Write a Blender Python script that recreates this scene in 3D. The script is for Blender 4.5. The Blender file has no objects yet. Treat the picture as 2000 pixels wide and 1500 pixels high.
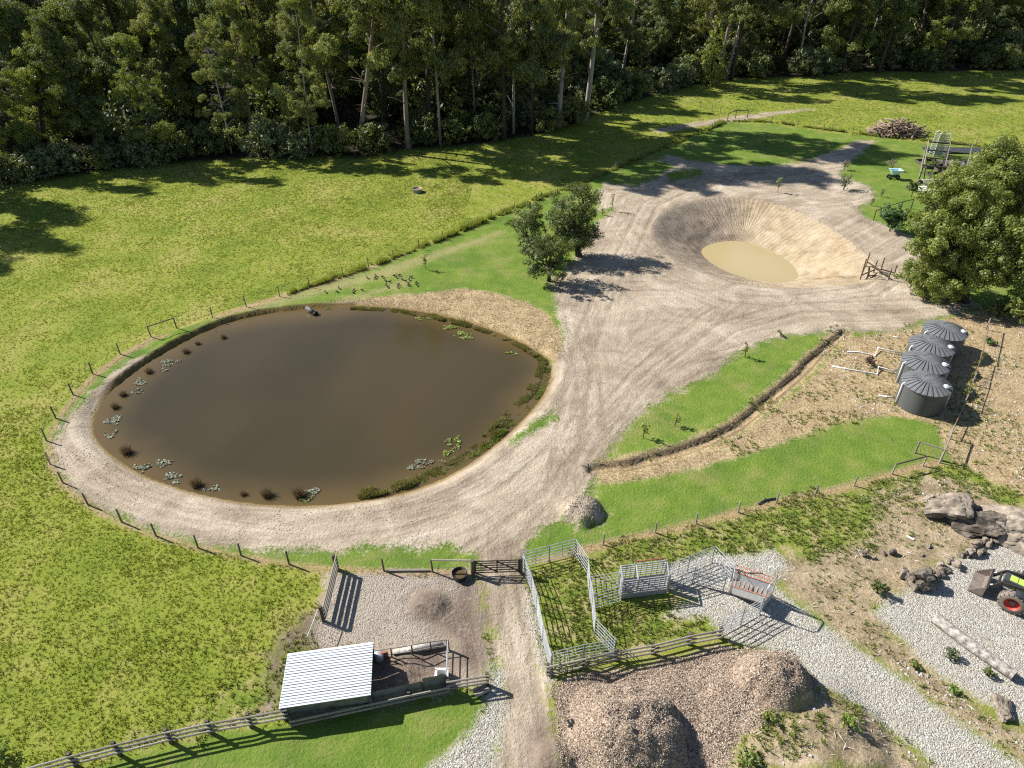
import bpy, math, random
import numpy as np
from mathutils import Vector, Matrix, noise as mnoise

rng = np.random.default_rng(11)
random.seed(5)
S = bpy.context.scene
COL = S.collection
R = math.radians

# ------------------------------------------------------------------ camera, light, exposure
CAM_H, PITCH, FOC = 30.0, R(35.0), 1389.0
cam_d = bpy.data.cameras.new('camera')
cam_d.sensor_width = 36.0
cam_d.lens = 36.0 * FOC / 2000.0
cam_d.clip_start = 0.5
cam_d.clip_end = 4000
cam = bpy.data.objects.new('camera', cam_d)
COL.objects.link(cam)
cam.location = (0, 0, CAM_H)
cam.rotation_euler = (R(90) - PITCH, 0, 0)
S.camera = cam

SUN_EL, SUN_AZ = R(38.0), R(156.0)          # azimuth counter-clockwise from +x, towards the sun
to_sun = Vector((math.cos(SUN_AZ) * math.cos(SUN_EL), math.sin(SUN_AZ) * math.cos(SUN_EL), math.sin(SUN_EL)))
W = bpy.data.worlds.new('World')
S.world = W
W.use_nodes = True
nt = W.node_tree
bg = nt.nodes['Background']
sky = nt.nodes.new('ShaderNodeTexSky')
sky.sky_type = 'NISHITA'
sky.sun_disc = False
sky.sun_elevation = SUN_EL
sky.sun_rotation = (R(90) - SUN_AZ) % (2 * math.pi)
sky.altitude = 200
sky.air_density = 1.0
sky.dust_density = 0.4
nt.links.new(sky.outputs[0], bg.inputs[0])
bg.inputs[1].default_value = 0.062
sun_d = bpy.data.lights.new('sun', 'SUN')
sun_d.energy = 5.0
sun_d.angle = R(0.53)
sun_d.color = (1.0, 0.95, 0.86)
sun = bpy.data.objects.new('sun', sun_d)
COL.objects.link(sun)
sun.location = (-60, 30, 80)
sun.rotation_euler = (-to_sun).to_track_quat('-Z', 'Y').to_euler()
S.view_settings.view_transform = 'Standard'
S.view_settings.look = 'None'
S.view_settings.gamma = 1.0
S.view_settings.use_curve_mapping = False
S.view_settings.exposure = 0.92
S.render.engine = 'CYCLES'
S.cycles.use_denoising = False
S.cycles.filter_width = 1.2
S.cycles.max_bounces = 5
S.cycles.diffuse_bounces = 2
S.cycles.glossy_bounces = 2
S.cycles.transmission_bounces = 3
S.cycles.transparent_max_bounces = 4

# ------------------------------------------------------------------ measuring: where a sight line of the survey meets a level
CT, ST = math.cos(PITCH), math.sin(PITCH)

def ray(px, py):
    u, v = (px - 1000) / FOC, (py - 750) / FOC
    return np.array([u, CT - v * ST, -ST - v * CT])

def g(px, py, z=0.0):
    d = ray(px, py)
    return d * ((z - CAM_H) / d[2]) + np.array([0, 0, CAM_H])

def at_depth(px, py, D):
    d = ray(px, py)
    return d * (D / d[1]) + np.array([0, 0, CAM_H])

def poly(pts, z=0.0):
    return np.array([g(x, y, z)[:2] for x, y in pts])

def seg_info(P, A, closed):
    """distance to polyline, side-signed distance, arc length"""
    B = np.roll(A, -1, axis=0) if closed else A[1:]
    A0 = A if closed else A[:-1]
    best = np.full(len(P), 1e9)
    side = np.zeros(len(P))
    arc = np.zeros(len(P))
    L0 = 0.0
    for a, b in zip(A0, B):
        d = b - a
        L = np.hypot(*d) + 1e-9
        t = np.clip(((P - a) @ d) / (L * L), 0, 1)
        q = P - a - t[:, None] * d
        ds = np.hypot(q[:, 0], q[:, 1])
        m = ds < best
        best[m] = ds[m]
        side[m] = (d[0] * (P[m, 1] - a[1]) - d[1] * (P[m, 0] - a[0])) / L
        arc[m] = L0 + t[m] * L
        L0 += L
    return best, side, arc

def inside(P, A):
    x, y = P[:, 0], P[:, 1]
    r = np.zeros(len(P), bool)
    j = len(A) - 1
    for i in range(len(A)):
        xi, yi, xj, yj = A[i][0], A[i][1], A[j][0], A[j][1]
        c = (yi > y) != (yj > y)
        with np.errstate(divide='ignore', invalid='ignore'):
            xx = (xj - xi) * (y - yi) / (yj - yi) + xi
        r ^= c & (x < xx)
        j = i
    return r

def sdist(P, A, lim=4.0):
    """signed distance, positive inside, clipped"""
    out = np.full(len(P), -float(lim))
    lo, hi = A.min(0) - lim, A.max(0) + lim
    m = (P[:, 0] > lo[0]) & (P[:, 0] < hi[0]) & (P[:, 1] > lo[1]) & (P[:, 1] < hi[1])
    if m.any():
        Q = P[m]
        d = seg_info(Q, A, True)[0]
        s = np.where(inside(Q, A), d, -d)
        out[m] = np.clip(s, -lim, lim)
    return out

def smooth_poly(A, n=3):
    for _ in range(n):
        B = np.roll(A, -1, axis=0)
        A = np.stack([A * .75 + B * .25, A * .25 + B * .75], 1).reshape(-1, 2)
    return A

def sstep(x):
    x = np.clip(x, 0, 1)
    return x * x * (3 - 2 * x)

_N = rng.random((256, 256))
def vnoise(x, y, s):
    x, y = np.asarray(x) / s, np.asarray(y) / s
    xi, yi = np.floor(x).astype(int), np.floor(y).astype(int)
    fx, fy = sstep(x - xi), sstep(y - yi)
    a, b = _N[xi % 256, yi % 256], _N[(xi + 1) % 256, yi % 256]
    c, d = _N[xi % 256, (yi + 1) % 256], _N[(xi + 1) % 256, (yi + 1) % 256]
    return (a * (1 - fx) + b * fx) * (1 - fy) + (c * (1 - fx) + d * fx) * fy

def fbm(x, y, s, o=3):
    r = 0; a = .5
    for i in range(o):
        r = r + a * vnoise(np.asarray(x) + 37.1 * i, np.asarray(y) + 11.7 * i, s / 2 ** i); a *= .5
    return r / (1 - .5 ** o)

# ------------------------------------------------------------------ outlines measured on the ground
POND_Z, DAM_Z = -0.34, -2.75
POND = smooth_poly(poly([(183,845),(186,815),(200,785),(225,755),(262,725),(300,700),(345,673),(395,648),(450,627),(510,614),(570,606),(640,600),(700,598),(770,602),(850,614),(920,632),(985,655),(1035,680),(1065,700),(1076,722),(1072,748),(1055,780),(1030,810),(1000,840),(965,870),(930,897),(890,922),(840,945),(790,962),(730,975),(660,984),(590,988),(520,985),(450,977),(380,962),(320,943),(275,925),(240,903),(215,885),(195,865)], POND_Z), 2)
RIM = smooth_poly(poly([(1270,455),(1280,428),(1310,408),(1350,394),(1400,386),(1450,385),(1500,392),(1545,405),(1590,425),(1635,450),(1670,475),(1695,500),(1725,525),(1735,542),(1700,552),(1640,560),(1570,564),(1500,563),(1430,552),(1370,534),(1320,510),(1285,482)]), 2)
DAMW = smooth_poly(poly([(1367,492),(1375,482),(1395,474),(1425,470),(1455,472),(1490,482),(1520,496),(1545,513),(1558,530),(1560,543),(1545,550),(1520,552),(1490,550),(1450,542),(1410,527),(1382,510)], DAM_Z), 2)
FENCED = poly([(295,660),(415,622),(546,581),(670,542),(818,488),(960,430),(1047,396),(1165,350),(1236,320),(1420,240),(1506,242),(1608,257),(1721,270),(1830,284),(1960,300),(2200,330),(2400,900),(1835,904),(1742,926),(1592,967),(1441,1001),(1280,1041),(1178,1064),(1125,1085),(1020,1110),(924,1119),(845,1117),(750,1115),(659,1110),(565,1103),(471,1086),(387,1071),(305,1047),(238,1021),(172,988),(123,945),(99,907),(91,861),(109,817),(143,771),(181,730),(235,692)])
DIRT = [poly([(560,607),(450,632),(370,658),(310,685),(265,700),(225,722),(192,752),(160,785),(128,820),(108,855),(102,885),(112,925),(150,963),(200,993),(260,1020),(330,1045),(400,1060),(480,1070),(560,1076),(640,1076),(720,1070),(800,1066),(880,1066),(922,1075),(928,1100),(928,1125),(945,1200),(955,1270),(975,1330),(970,1400),(955,1520),(1100,1520),(1085,1400),(1075,1320),(1055,1240),(1035,1160),(1018,1110),(1030,1060),(1060,1032),(1100,1012),(1140,985),(1155,945),(1165,912),(1190,880),(1215,850),(1245,815),(1275,790),(1330,760),(1395,728),(1440,690),(1490,665),(1540,655),(1640,648),(1700,650),(1760,645),(1800,625),(1870,612),(1910,600),(1890,570),(1850,560),(1830,500),(1790,470),(1760,450),(1730,440),(1690,425),(1680,405),(1710,385),(1700,365),(1660,350),(1640,340),(1655,320),(1690,292),(1710,275),(1675,273),(1645,288),(1600,305),(1560,318),(1500,324),(1420,322),(1340,312),(1300,302),(1288,314),(1318,325),(1285,345),(1245,364),(1180,358),(1168,385),(1172,420),(1160,445),(1135,480),(1110,520),(1075,548),(1085,590),(1100,660),(1085,700),(900,800),(700,700)])]
DIRT_CUT = [poly([(1300,340),(1330,332),(1370,330),(1375,340),(1340,350),(1305,352)]), poly([(1150,420),(1195,405),(1192,418),(1165,436),(1148,440)]),
            poly([(1000,850),(1050,820),(1090,800),(1085,820),(1040,845),(1000,865)])]
DIRT.append(poly([(640,1118),(930,1118),(962,1330),(940,1345),(875,1350),(730,1372),(700,1270),(612,1268),(600,1235),(622,1190)]))
DIRT.append(poly([(1270,254),(1350,240),(1440,226),(1560,213),(1600,212),(1560,219),(1440,236),(1360,248),(1290,259)]))
TRACKS_GREEN = [poly([(470,606),(560,575),(680,545),(760,520),(900,476),(980,450),(985,455),(900,488),(770,535),(690,558),(570,590),(480,614)]),
                poly([(520,620),(600,598),(700,575),(800,545),(805,552),(700,585),(600,607),(525,628)])]
STRAW = [poly([(640,590),(740,580),(830,572),(910,563),(970,572),(1030,590),(1070,612),(1095,650),(1105,690),(1085,705),(1040,680),(985,652),(920,630),(850,612),(760,600)]),
         poly([(1172,922),(1230,915),(1300,900),(1370,880),(1440,850),(1500,810),(1560,760),(1620,700),(1650,662),(1720,652),(1790,640),(1880,612),(1940,600),(2050,620),(2400,700),(2400,1010),(2000,965),(1920,930),(1860,900),(1838,860),(1830,832),(1790,820),(1740,812),(1690,815),(1640,825),(1580,845),(1520,868),(1450,890),(1370,912),(1290,930),(1220,942),(1165,945)])]
RIDGE = [poly([(91,861),(109,817),(143,771),(181,730),(235,692),(295,660),(330,650),(330,655),(295,668),(240,700),(190,738),(152,778),(118,820),(101,861),(108,905),(130,942),(176,983),(240,1017),(306,1042),(388,1066),(470,1082),(565,1099),(660,1106),(750,1111),(845,1113),(924,1114),(924,1124),(845,1123),(750,1121),(659,1117),(565,1109),(471,1092),(387,1077),(305,1053),(238,1027),(172,996),(118,948),(92,909)]),
         poly([(415,617),(546,576),(670,538),(800,490),(800,496),(670,546),(546,584),(415,626)]),
         poly([(1020,1100),(1178,1056),(1280,1034),(1359,1016),(1441,994),(1516,974),(1592,959),(1668,941),(1742,918),(1835,896),(1838,910),(1742,934),(1668,957),(1592,975),(1516,991),(1441,1010),(1359,1031),(1280,1050),(1178,1073),(1125,1090)])]
ROUGH = [poly([(1150,1085),(1280,1050),(1410,1040),(1440,1080),(1390,1112),(1300,1112),(1200,1112),(1155,1135)]), poly([(1150,1080),(1178,1070),(1280,1046),(1441,1006),(1592,972),(1742,930),(1835,910),(1760,980),(1700,1060),(1600,1085),(1520,1080),(1440,1075),(1380,1060),(1300,1095),(1160,1130)]),
         poly([(1030,1110),(1120,1085),(1150,1120),(1165,1190),(1380,1165),(1330,1195),(1300,1205),(1380,1205),(1400,1240),(1240,1275),(1075,1310),(1060,1240)]),
         poly([(1810,930),(1870,915),(1940,940),(2050,935),(2050,985),(1960,985),(1880,965)]),
         poly([(1440,1500),(1450,1455),(1520,1420),(1580,1392),(1640,1390),(1670,1410),(1660,1440),(1560,1460),(1500,1520)]),
         poly([(400,1400),(470,1330),(540,1290),(560,1240),(620,1230),(640,1280),(560,1400),(470,1440),(250,1480),(180,1460)])]
SCRUB = [poly([(1690,975),(1760,945),(1850,925),(1960,985),(2400,1010),(2400,1060),(1960,1050),(1850,1095),(1750,1160),(1700,1195),(1720,1190),(1745,1245),(1790,1270),(1810,1300),(1870,1345),(1940,1400),(2060,1450),(2060,1530),(1960,1465),(1860,1400),(1760,1320),(1640,1240),(1570,1180),(1500,1120),(1480,1085),(1590,1085),(1690,1050),(1720,1000)]),
         poly([(1400,1520),(1440,1460),(1520,1415),(1580,1385),(1560,1345),(1640,1365),(1700,1405),(1760,1445),(1850,1520)])]
GRAVEL = [poly([(1295,1205),(1330,1185),(1360,1170),(1310,1150),(1300,1105),(1390,1080),(1450,1085),(1510,1075),(1540,1105),(1500,1140),(1560,1185),(1640,1245),(1760,1325),(1860,1405),(1960,1470),(2050,1530),(1860,1530),(1780,1455),(1700,1400),(1620,1360),(1570,1340),(1565,1300),(1500,1265),(1430,1255),(1405,1235),(1385,1205)]),
          poly([(1705,1195),(1745,1165),(1830,1140),(1850,1100),(1900,1080),(1960,1055),(2080,1060),(2080,1440),(1970,1400),(1890,1350),(1840,1320),(1800,1285),(1770,1250),(1735,1225)]),
          poly([(820,1520),(880,1460),(925,1420),(945,1380),(950,1340),(960,1290),(985,1310),(985,1400),(960,1520)]),
          poly([(1030,1150),(1045,1190),(1065,1260),(1080,1320),(1080,1350),(1065,1320),(1045,1250),(1030,1190)]),
          poly([(650,1125),(740,1118),(900,1125),(930,1150),(900,1165),(840,1150),(810,1170),(830,1220),(880,1260),(740,1262),(620,1275),(610,1240),(640,1190)])]
MULCH = [poly([(1078,1335),(1140,1320),(1200,1308),(1300,1290),(1400,1262),(1480,1265),(1550,1285),(1592,1335),(1578,1385),(1500,1420),(1450,1455),(1400,1530),(1095,1530),(1088,1420)])]
MUD = [poly([(850,1115),(925,1120),(935,1160),(945,1230),(950,1290),(930,1320),(880,1300),(890,1255),(840,1225),(808,1185),(830,1160),(880,1170),(895,1145)]),
       poly([(520,1280),(560,1230),(600,1195),(625,1200),(610,1270),(560,1280),(545,1385),(500,1400),(530,1340)]),
       poly([(725,1285),(880,1255),(885,1340),(725,1380)]),
       poly([(1040,1430),(1075,1395),(1090,1440),(1095,1530),(1040,1530)])]
FOREST_EDGE = [(-900,372),(-400,372),(-120,368),(0,362),(120,347),(230,332),(330,320),(470,312),(620,306),(700,311),(800,292),(900,287),(1000,272),(1080,257),(1130,237),(1180,217),(1240,197),(1280,187),(1340,170),(1400,157),(1480,152),(1560,150),(1650,142),(1750,140),(1850,140),(2000,137),(2300,135),(3000,135)]
FE = poly(FOREST_EDGE)
FOREST = np.vstack([FE, [[700, FE[-1][1]], [700, 900], [-700, 900], [-700, FE[0][1]]]])
DITCH = poly([(1648,650),(1600,690),(1560,730),(1520,765),(1480,800),(1440,832),(1390,858),(1340,878),(1290,893),(1230,907),(1160,916)])
MOUNDS = [  # px, py, height, radius
    (1136,1000,.85,1.12), (1222,1440,1.75,2.2), (1505,1338,1.6,1.5), (1420,1345,.4,1.5), (1085,1480,.55,.8),
    (1560,1460,.9,3.6), (838,1182,.35,.95), (1120,1340,.3,1.4), (1330,1400,.45,2.0), (560,1400,.12,1.2), (790,1300,.2,.9)]
MD = [(g(x, y)[:2], h, r) for x, y, h, r in MOUNDS]
TRACK_LINES = [poly(p) for p in (
    [(930,1090),(1000,1040),(1080,980),(1140,900),(1200,820),(1300,720),(1420,640),(1560,600),(1700,600),(1850,590)],
    [(1100,930),(1120,800),(1140,680),(1180,580),(1230,480),(1270,400),(1380,350),(1520,340),(1650,320)],
    [(1150,860),(1250,740),(1330,670),(1420,600),(1330,560),(1240,560)],
    [(1240,470),(1300,540),(1400,580),(1520,590),(1700,570),(1780,520)],
    [(975,1120),(1000,1250),(1020,1400),(1040,1600)],
    [(1120,960),(1180,850),(1260,770),(1350,720),(1440,690)], [(1060,1040),(1130,960),(1160,860),(1150,740),(1130,640)])]

def union(P, L):
    s = np.full(len(P), -4.0)
    for A in L:
        s = np.maximum(s, sdist(P, A))
    return s

def dam_param(P):
    out = np.full(len(P), -1.0)
    sr = sdist(P, RIM, 60)
    m = sr > 0
    if m.any():
        sw = sdist(P[m], DAMW, 60)
        t = sr[m] / (sr[m] + np.maximum(-sw, 0) + 1e-6)
        out[m] = np.where(sw > 0, 1.0 + sw * .2, t)
    return out

def height(P):
    P = np.atleast_2d(np.asarray(P, float))
    x, y = P[:, 0], P[:, 1]
    z = (fbm(x, y, 9, 2) - .5) * .10 + (fbm(x + 50, y, 1.6, 2) - .5) * .05
    near = np.abs(x) < 75
    sp = np.full(len(P), -4.0)
    sp[near] = sdist(P[near], POND)
    k = sstep((sp + 1.1) / 1.1)
    rough = (fbm(x, y, .8, 2) - .5) * .3
    zb = POND_Z - np.clip(sp, 0, 4) * .35
    z = np.where(sp > 0, zb, z * (1 - k) + k * (POND_Z) + rough * k * (1 - k))
    t = dam_param(P)
    zd = DAM_Z * (np.clip(t, 0, 1) ** 1.08) + np.where(t > 1, -(t - 1) * 1.5, 0)
    z = np.where(t > 0, z * (1 - sstep(t * 4)) + zd + ((fbm(x, y, 1.2, 2) - .5) * .22 + (fbm(x, y, 2.6, 3) - .5) * .5 * np.clip((x - 22) / 8, 0, 1)) * np.clip(t * 3, 0, 1) * np.clip((1.0 - t) * 6, 0, 1) * (t < 1), z)
    dd, sd_, _ = seg_info(P, DITCH, False)
    w = .28 + (fbm(x, y, 1.5, 2) - .5) * .5
    z -= .26 * (1 - sstep((dd - w) / .16)) * (dd < 2) - .04 * np.exp(-((dd - .95) / .3) ** 2) * (.4 + 1.2 * fbm(x, y, .7, 2))
    for c, h, r in MD:
        d = np.hypot(x - c[0], y - c[1])
        m = d < r * 1.8
        if m.any():
            ang = np.arctan2(y[m] - c[1], x[m] - c[0])
            rr = r * (1 + .25 * (fbm(ang * 2 + c[0], ang * 0 + c[1], .8, 2) - .5))
            q = np.clip(d[m] / (rr * 1.15), 0, 1)
            prof = 1 - q ** 2.4
            z[m] += h * prof * (1 + .35 * (fbm(x[m] * 2, y[m] * 2, 1.3, 3) - .5)) + .20 * h * (fbm(x[m], y[m], .6, 2) - .5) * prof
    return z

def gz(p):
    return float(height(np.array([[p[0], p[1]]]))[0])

def G(px, py):
    """ground point under a survey sight line, standing on the terrain"""
    z = 0.0
    for _ in range(3):
        p = g(px, py, z); z = gz(p)
    return Vector((p[0], p[1], z))

# ------------------------------------------------------------------ materials
def new_mat(name):
    m = bpy.data.materials.new(name)
    m.use_nodes = True
    return m, m.node_tree, m.node_tree.nodes['Principled BSDF']

def N(t, typ, **kw):
    n = t.nodes.new(typ)
    for k, v in kw.items():
        if k.startswith('i_'):
            n.inputs[int(k[2:])].default_value = v
        else:
            setattr(n, k, v)
    return n

def L(t, a, b):
    t.links.new(a, b)

def math_(t, op, a, b=None, c=None, clamp=False):
    n = t.nodes.new('ShaderNodeMath'); n.operation = op; n.use_clamp = clamp
    for i, v in enumerate((a, b, c)):
        if v is None: continue
        if isinstance(v, (int, float)): n.inputs[i].default_value = v
        else: t.links.new(v, n.inputs[i])
    return n.outputs[0]

def mixc(t, f, a, b, blend='MIX'):
    n = t.nodes.new('ShaderNodeMix'); n.data_type = 'RGBA'; n.blend_type = blend
    for sock, v in ((n.inputs[0], f), (n.inputs[6], a), (n.inputs[7], b)):
        if isinstance(v, tuple): sock.default_value = (*v, 1) if len(v) == 3 else v
        elif isinstance(v, (int, float)): sock.default_value = v
        else: t.links.new(v, sock)
    return n.outputs[2]

def ramp(t, f, stops):
    n = t.nodes.new('ShaderNodeValToRGB')
    e = n.color_ramp.elements
    while len(e) < len(stops): e.new(.5)
    for k, (p, c) in zip(e, stops):
        k.position = p; k.color = (*c, 1)
    t.links.new(f, n.inputs[0])
    return n.outputs[0]

def noise(t, vec, scale, detail=3, rough=.55, dist=0.0):
    n = t.nodes.new('ShaderNodeTexNoise')
    n.inputs['Scale'].default_value = scale; n.inputs['Detail'].default_value = detail
    n.inputs['Roughness'].default_value = rough; n.inputs['Distortion'].default_value = dist
    if vec is not None: t.links.new(vec, n.inputs['Vector'])
    return n.outputs[0]

def simple(name, col, rough=.7, metal=0.0, var=.25, scale=6.0, spec=.3, bump=0.0, bscale=30, stretch=None):
    """base colour with grain and wear"""
    m, t, b = new_mat(name)
    tc = N(t, 'ShaderNodeTexCoord')
    v = tc.outputs['Object']
    if stretch:
        mp = N(t, 'ShaderNodeMapping'); mp.inputs['Scale'].default_value = stretch
        L(t, v, mp.inputs['Vector']); v = mp.outputs[0]
    n1 = noise(t, v, scale, 5)
    oi = N(t, 'ShaderNodeObjectInfo')
    f = math_(t, 'ADD', n1, math_(t, 'MULTIPLY', math_(t, 'SUBTRACT', oi.outputs['Random'], .5), .3))
    lo = tuple(c * (1 - var) for c in col); hi = tuple(min(1, c * (1 + var)) for c in col)
    c = ramp(t, f, [(.25, lo), (.75, hi)])
    L(t, c, b.inputs['Base Color'])
    b.inputs['Roughness'].default_value = rough; b.inputs['Metallic'].default_value = metal
    b.inputs['Specular IOR Level'].default_value = spec
    if bump:
        bn = N(t, 'ShaderNodeBump'); bn.inputs['Strength'].default_value = bump; bn.inputs['Distance'].default_value = .03
        L(t, noise(t, v, bscale, 4), bn.inputs['Height']); L(t, bn.outputs[0], b.inputs['Normal'])
    return m

def leaf_mat(name, dark, light, trans=.35, warm=None, soft=False):
    m, t, b = new_mat(name)
    t.nodes.remove(b)
    out = t.nodes['Material Output']
    at = N(t, 'ShaderNodeAttribute', attribute_name='tint')
    oi = N(t, 'ShaderNodeObjectInfo')
    f = math_(t, 'ADD', math_(t, 'MULTIPLY', at.outputs['Fac'], .75), math_(t, 'MULTIPLY', oi.outputs['Random'], .25))
    stops = [(.1, dark), (.75, light)]
    if warm: stops.append((1.0, warm))
    c = ramp(t, f, stops)
    d = N(t, 'ShaderNodeBsdfDiffuse'); L(t, c, d.inputs[0])
    if soft:                                     # blades scatter light like a soft sward
        ge = N(t, 'ShaderNodeNewGeometry'); vm = N(t, 'ShaderNodeVectorMath', operation='MULTIPLY_ADD')
        L(t, ge.outputs['Normal'], vm.inputs[0]); vm.inputs[1].default_value = (.55, .55, .3); vm.inputs[2].default_value = (0, 0, .8)
        nm_ = N(t, 'ShaderNodeVectorMath', operation='NORMALIZE'); L(t, vm.outputs[0], nm_.inputs[0]); L(t, nm_.outputs[0], d.inputs['Normal'])
    tr = N(t, 'ShaderNodeBsdfTranslucent')
    L(t, mixc(t, .5, c, (light[0] * 1.3, light[1] * 1.25, light[2] * .6)), tr.inputs[0])
    mx = N(t, 'ShaderNodeMixShader'); mx.inputs[0].default_value = trans
    L(t, d.outputs[0], mx.inputs[1]); L(t, tr.outputs[0], mx.inputs[2])
    gl = N(t, 'ShaderNodeBsdfGlossy'); gl.inputs['Roughness'].default_value = .55
    gl.inputs[0].default_value = (.8, .85, .9, 1)
    m2 = N(t, 'ShaderNodeMixShader'); m2.inputs[0].default_value = .04
    L(t, mx.outputs[0], m2.inputs[1]); L(t, gl.outputs[0], m2.inputs[2])
    L(t, m2.outputs[0], out.inputs[0])
    return m

def ground_material():
    m, t, b = new_mat('ground')
    tc = N(t, 'ShaderNodeTexCoord'); v = tc.outputs['Object']
    n1 = noise(t, v, .16, 3)
    n2 = noise(t, v, .9, 5, .6)
    n3 = noise(t, v, 6.0, 5, .65)
    n4 = noise(t, v, 22.0, 3, .6)
    def A(nm):
        return N(t, 'ShaderNodeAttribute', attribute_name=nm).outputs['Fac']
    e = math_(t, 'ADD', math_(t, 'MULTIPLY', math_(t, 'SUBTRACT', n2, .5), 1.0), math_(t, 'MULTIPLY', math_(t, 'SUBTRACT', n3, .5), .9))
    def mask(nm, amp=.9, w=.18, off=0.0):
        s = math_(t, 'MULTIPLY_ADD', e, amp, A(nm))
        n = N(t, 'ShaderNodeMapRange'); n.inputs['From Min'].default_value = -w + off; n.inputs['From Max'].default_value = w + off
        L(t, s, n.inputs[0]); return n.outputs[0]
    fl = N(t, 'ShaderNodeAttribute', attribute_name='flow')
    mp = N(t, 'ShaderNodeMapping'); mp.inputs['Scale'].default_value = (.4, 2.3, 1)
    L(t, fl.outputs['Vector'], mp.inputs['Vector'])
    nfa = noise(t, mp.outputs[0], 1.0, 6, .62, .35)
    fl2 = N(t, 'ShaderNodeAttribute', attribute_name='flow2')
    mpb = N(t, 'ShaderNodeMapping'); mpb.inputs['Scale'].default_value = (.4, 2.3, 1)
    L(t, fl2.outputs['Vector'], mpb.inputs['Vector'])
    nfb = noise(t, mpb.outputs[0], 1.0, 6, .62, .35)
    fw_ = A('flowmix')
    nf = math_(t, 'ADD', math_(t, 'MULTIPLY', nfa, fw_), math_(t, 'MULTIPLY', nfb, math_(t, 'SUBTRACT', 1.0, fw_)))
    mp2 = N(t, 'ShaderNodeMapping'); mp2.inputs['Scale'].default_value = (.2, 1.1, 1)
    L(t, fl.outputs['Vector'], mp2.inputs['Vector'])
    nf2 = noise(t, v, .22, 6, .68, .8)
    # paddock under the tufts
    pad = ramp(t, math_(t, 'ADD', math_(t, 'MULTIPLY', n1, .6), math_(t, 'MULTIPLY', n2, .4)), [(.36, (.142, .20, .023)), (.50, (.23, .265, .04)), (.64, (.33, .30, .09))])
    pad = mixc(t, math_(t, 'MULTIPLY', n3, .3), pad, (.07, .10, .014))
    # mown lawn
    lawn = ramp(t, math_(t, 'ADD', math_(t, 'MULTIPLY', n2, .55), math_(t, 'MULTIPLY', n3, .45)), [(.32, (.072, .138, .018)), (.5, (.122, .198, .027)), (.68, (.20, .235, .052))])
    lawn = mixc(t, math_(t, 'MULTIPLY', math_(t, 'SUBTRACT', n4, .35, clamp=True), .9), lawn, (.20, .225, .055))
    lp = N(t, 'ShaderNodeMapRange'); L(t, noise(t, v, .33, 5, .7, .4), lp.inputs[0]); lp.inputs['From Min'].default_value = .50; lp.inputs['From Max'].default_value = .70
    lawn = mixc(t, math_(t, 'MULTIPLY', lp.outputs[0], .75), lawn, mixc(t, n3, (.17, .175, .045), (.34, .29, .135)))
    lp2 = N(t, 'ShaderNodeMapRange'); L(t, noise(t, v, .21, 4, .6), lp2.inputs[0]); lp2.inputs['From Min'].default_value = .48; lp2.inputs['From Max'].default_value = .66
    lawn = mixc(t, math_(t, 'MULTIPLY', lp2.outputs[0], .45), lawn, (.055, .125, .022))
    rough = ramp(t, math_(t, 'ADD', math_(t, 'MULTIPLY', n2, .7), math_(t, 'MULTIPLY', n3, .4)), [(.42, (.10, .16, .022)), (.54, (.18, .215, .038)), (.66, (.34, .285, .14))])
    straw = ramp(t, math_(t, 'ADD', math_(t, 'MULTIPLY', n3, .6), math_(t, 'MULTIPLY', n2, .4)), [(.34, (.16, .11, .065)), (.48, (.345, .26, .15)), (.66, (.52, .41, .25))])
    dirt = ramp(t, math_(t, 'ADD', math_(t, 'MULTIPLY', nf, .32), math_(t, 'ADD', math_(t, 'MULTIPLY', nf2, .50), math_(t, 'MULTIPLY', n3, .18))), [(.36, (.175, .137, .102)), (.45, (.295, .24, .18)), (.53, (.40, .335, .258)), (.63, (.55, .475, .385))])
    rn = N(t, 'ShaderNodeMapRange'); L(t, math_(t, 'MULTIPLY_ADD', math_(t, 'SUBTRACT', n2, .5), 1.1, A('rut')), rn.inputs[0]); rn.inputs['From Min'].default_value = -.12; rn.inputs['From Max'].default_value = .22
    dirt = mixc(t, math_(t, 'MULTIPLY', rn.outputs[0], .36), dirt, (.20, .152, .11))
    # clay of the new dam
    dt = A('dam')
    clay_y = ramp(t, math_(t, 'ADD', math_(t, 'MULTIPLY', n2, .35), math_(t, 'ADD', math_(t, 'MULTIPLY', nf2, .4), math_(t, 'MULTIPLY', n3, .25))), [(.36, (.22, .15, .088)), (.48, (.35, .278, .185)), (.64, (.47, .40, .295))])
    clay_g = ramp(t, math_(t, 'ADD', math_(t, 'MULTIPLY', n2, .5), math_(t, 'MULTIPLY', n3, .5)), [(.36, (.21, .16, .118)), (.5, (.33, .265, .20)), (.66, (.44, .365, .285))])
    wall = N(t, 'ShaderNodeMapRange'); L(t, math_(t, 'MULTIPLY_ADD', math_(t, 'SUBTRACT', n2, .5), 3.0, A('clay')), wall.inputs[0])
    wall.inputs['From Min'].default_value = -1.6; wall.inputs['From Max'].default_value = 1.6
    clay = mixc(t, wall.outputs[0], clay_g, clay_y)
    scrub = ramp(t, math_(t, 'ADD', math_(t, 'MULTIPLY', n2, .55), math_(t, 'MULTIPLY', n3, .45)), [(.34, (.12, .10, .055)), (.46, (.26, .205, .13)), (.56, (.37, .295, .195)), (.68, (.47, .385, .275))])
    yard = N(t, 'ShaderNodeMapRange'); L(t, math_(t, 'MULTIPLY_ADD', e, 1.0, A('yard')), yard.inputs[0]); yard.inputs['From Min'].default_value = -.4; yard.inputs['From Max'].default_value = .4
    vo = N(t, 'ShaderNodeTexVoronoi'); vo.inputs['Scale'].default_value = 16.0; L(t, v, vo.inputs['Vector'])
    sep = N(t, 'ShaderNodeSeparateColor'); L(t, vo.outputs['Color'], sep.inputs[0])
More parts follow.
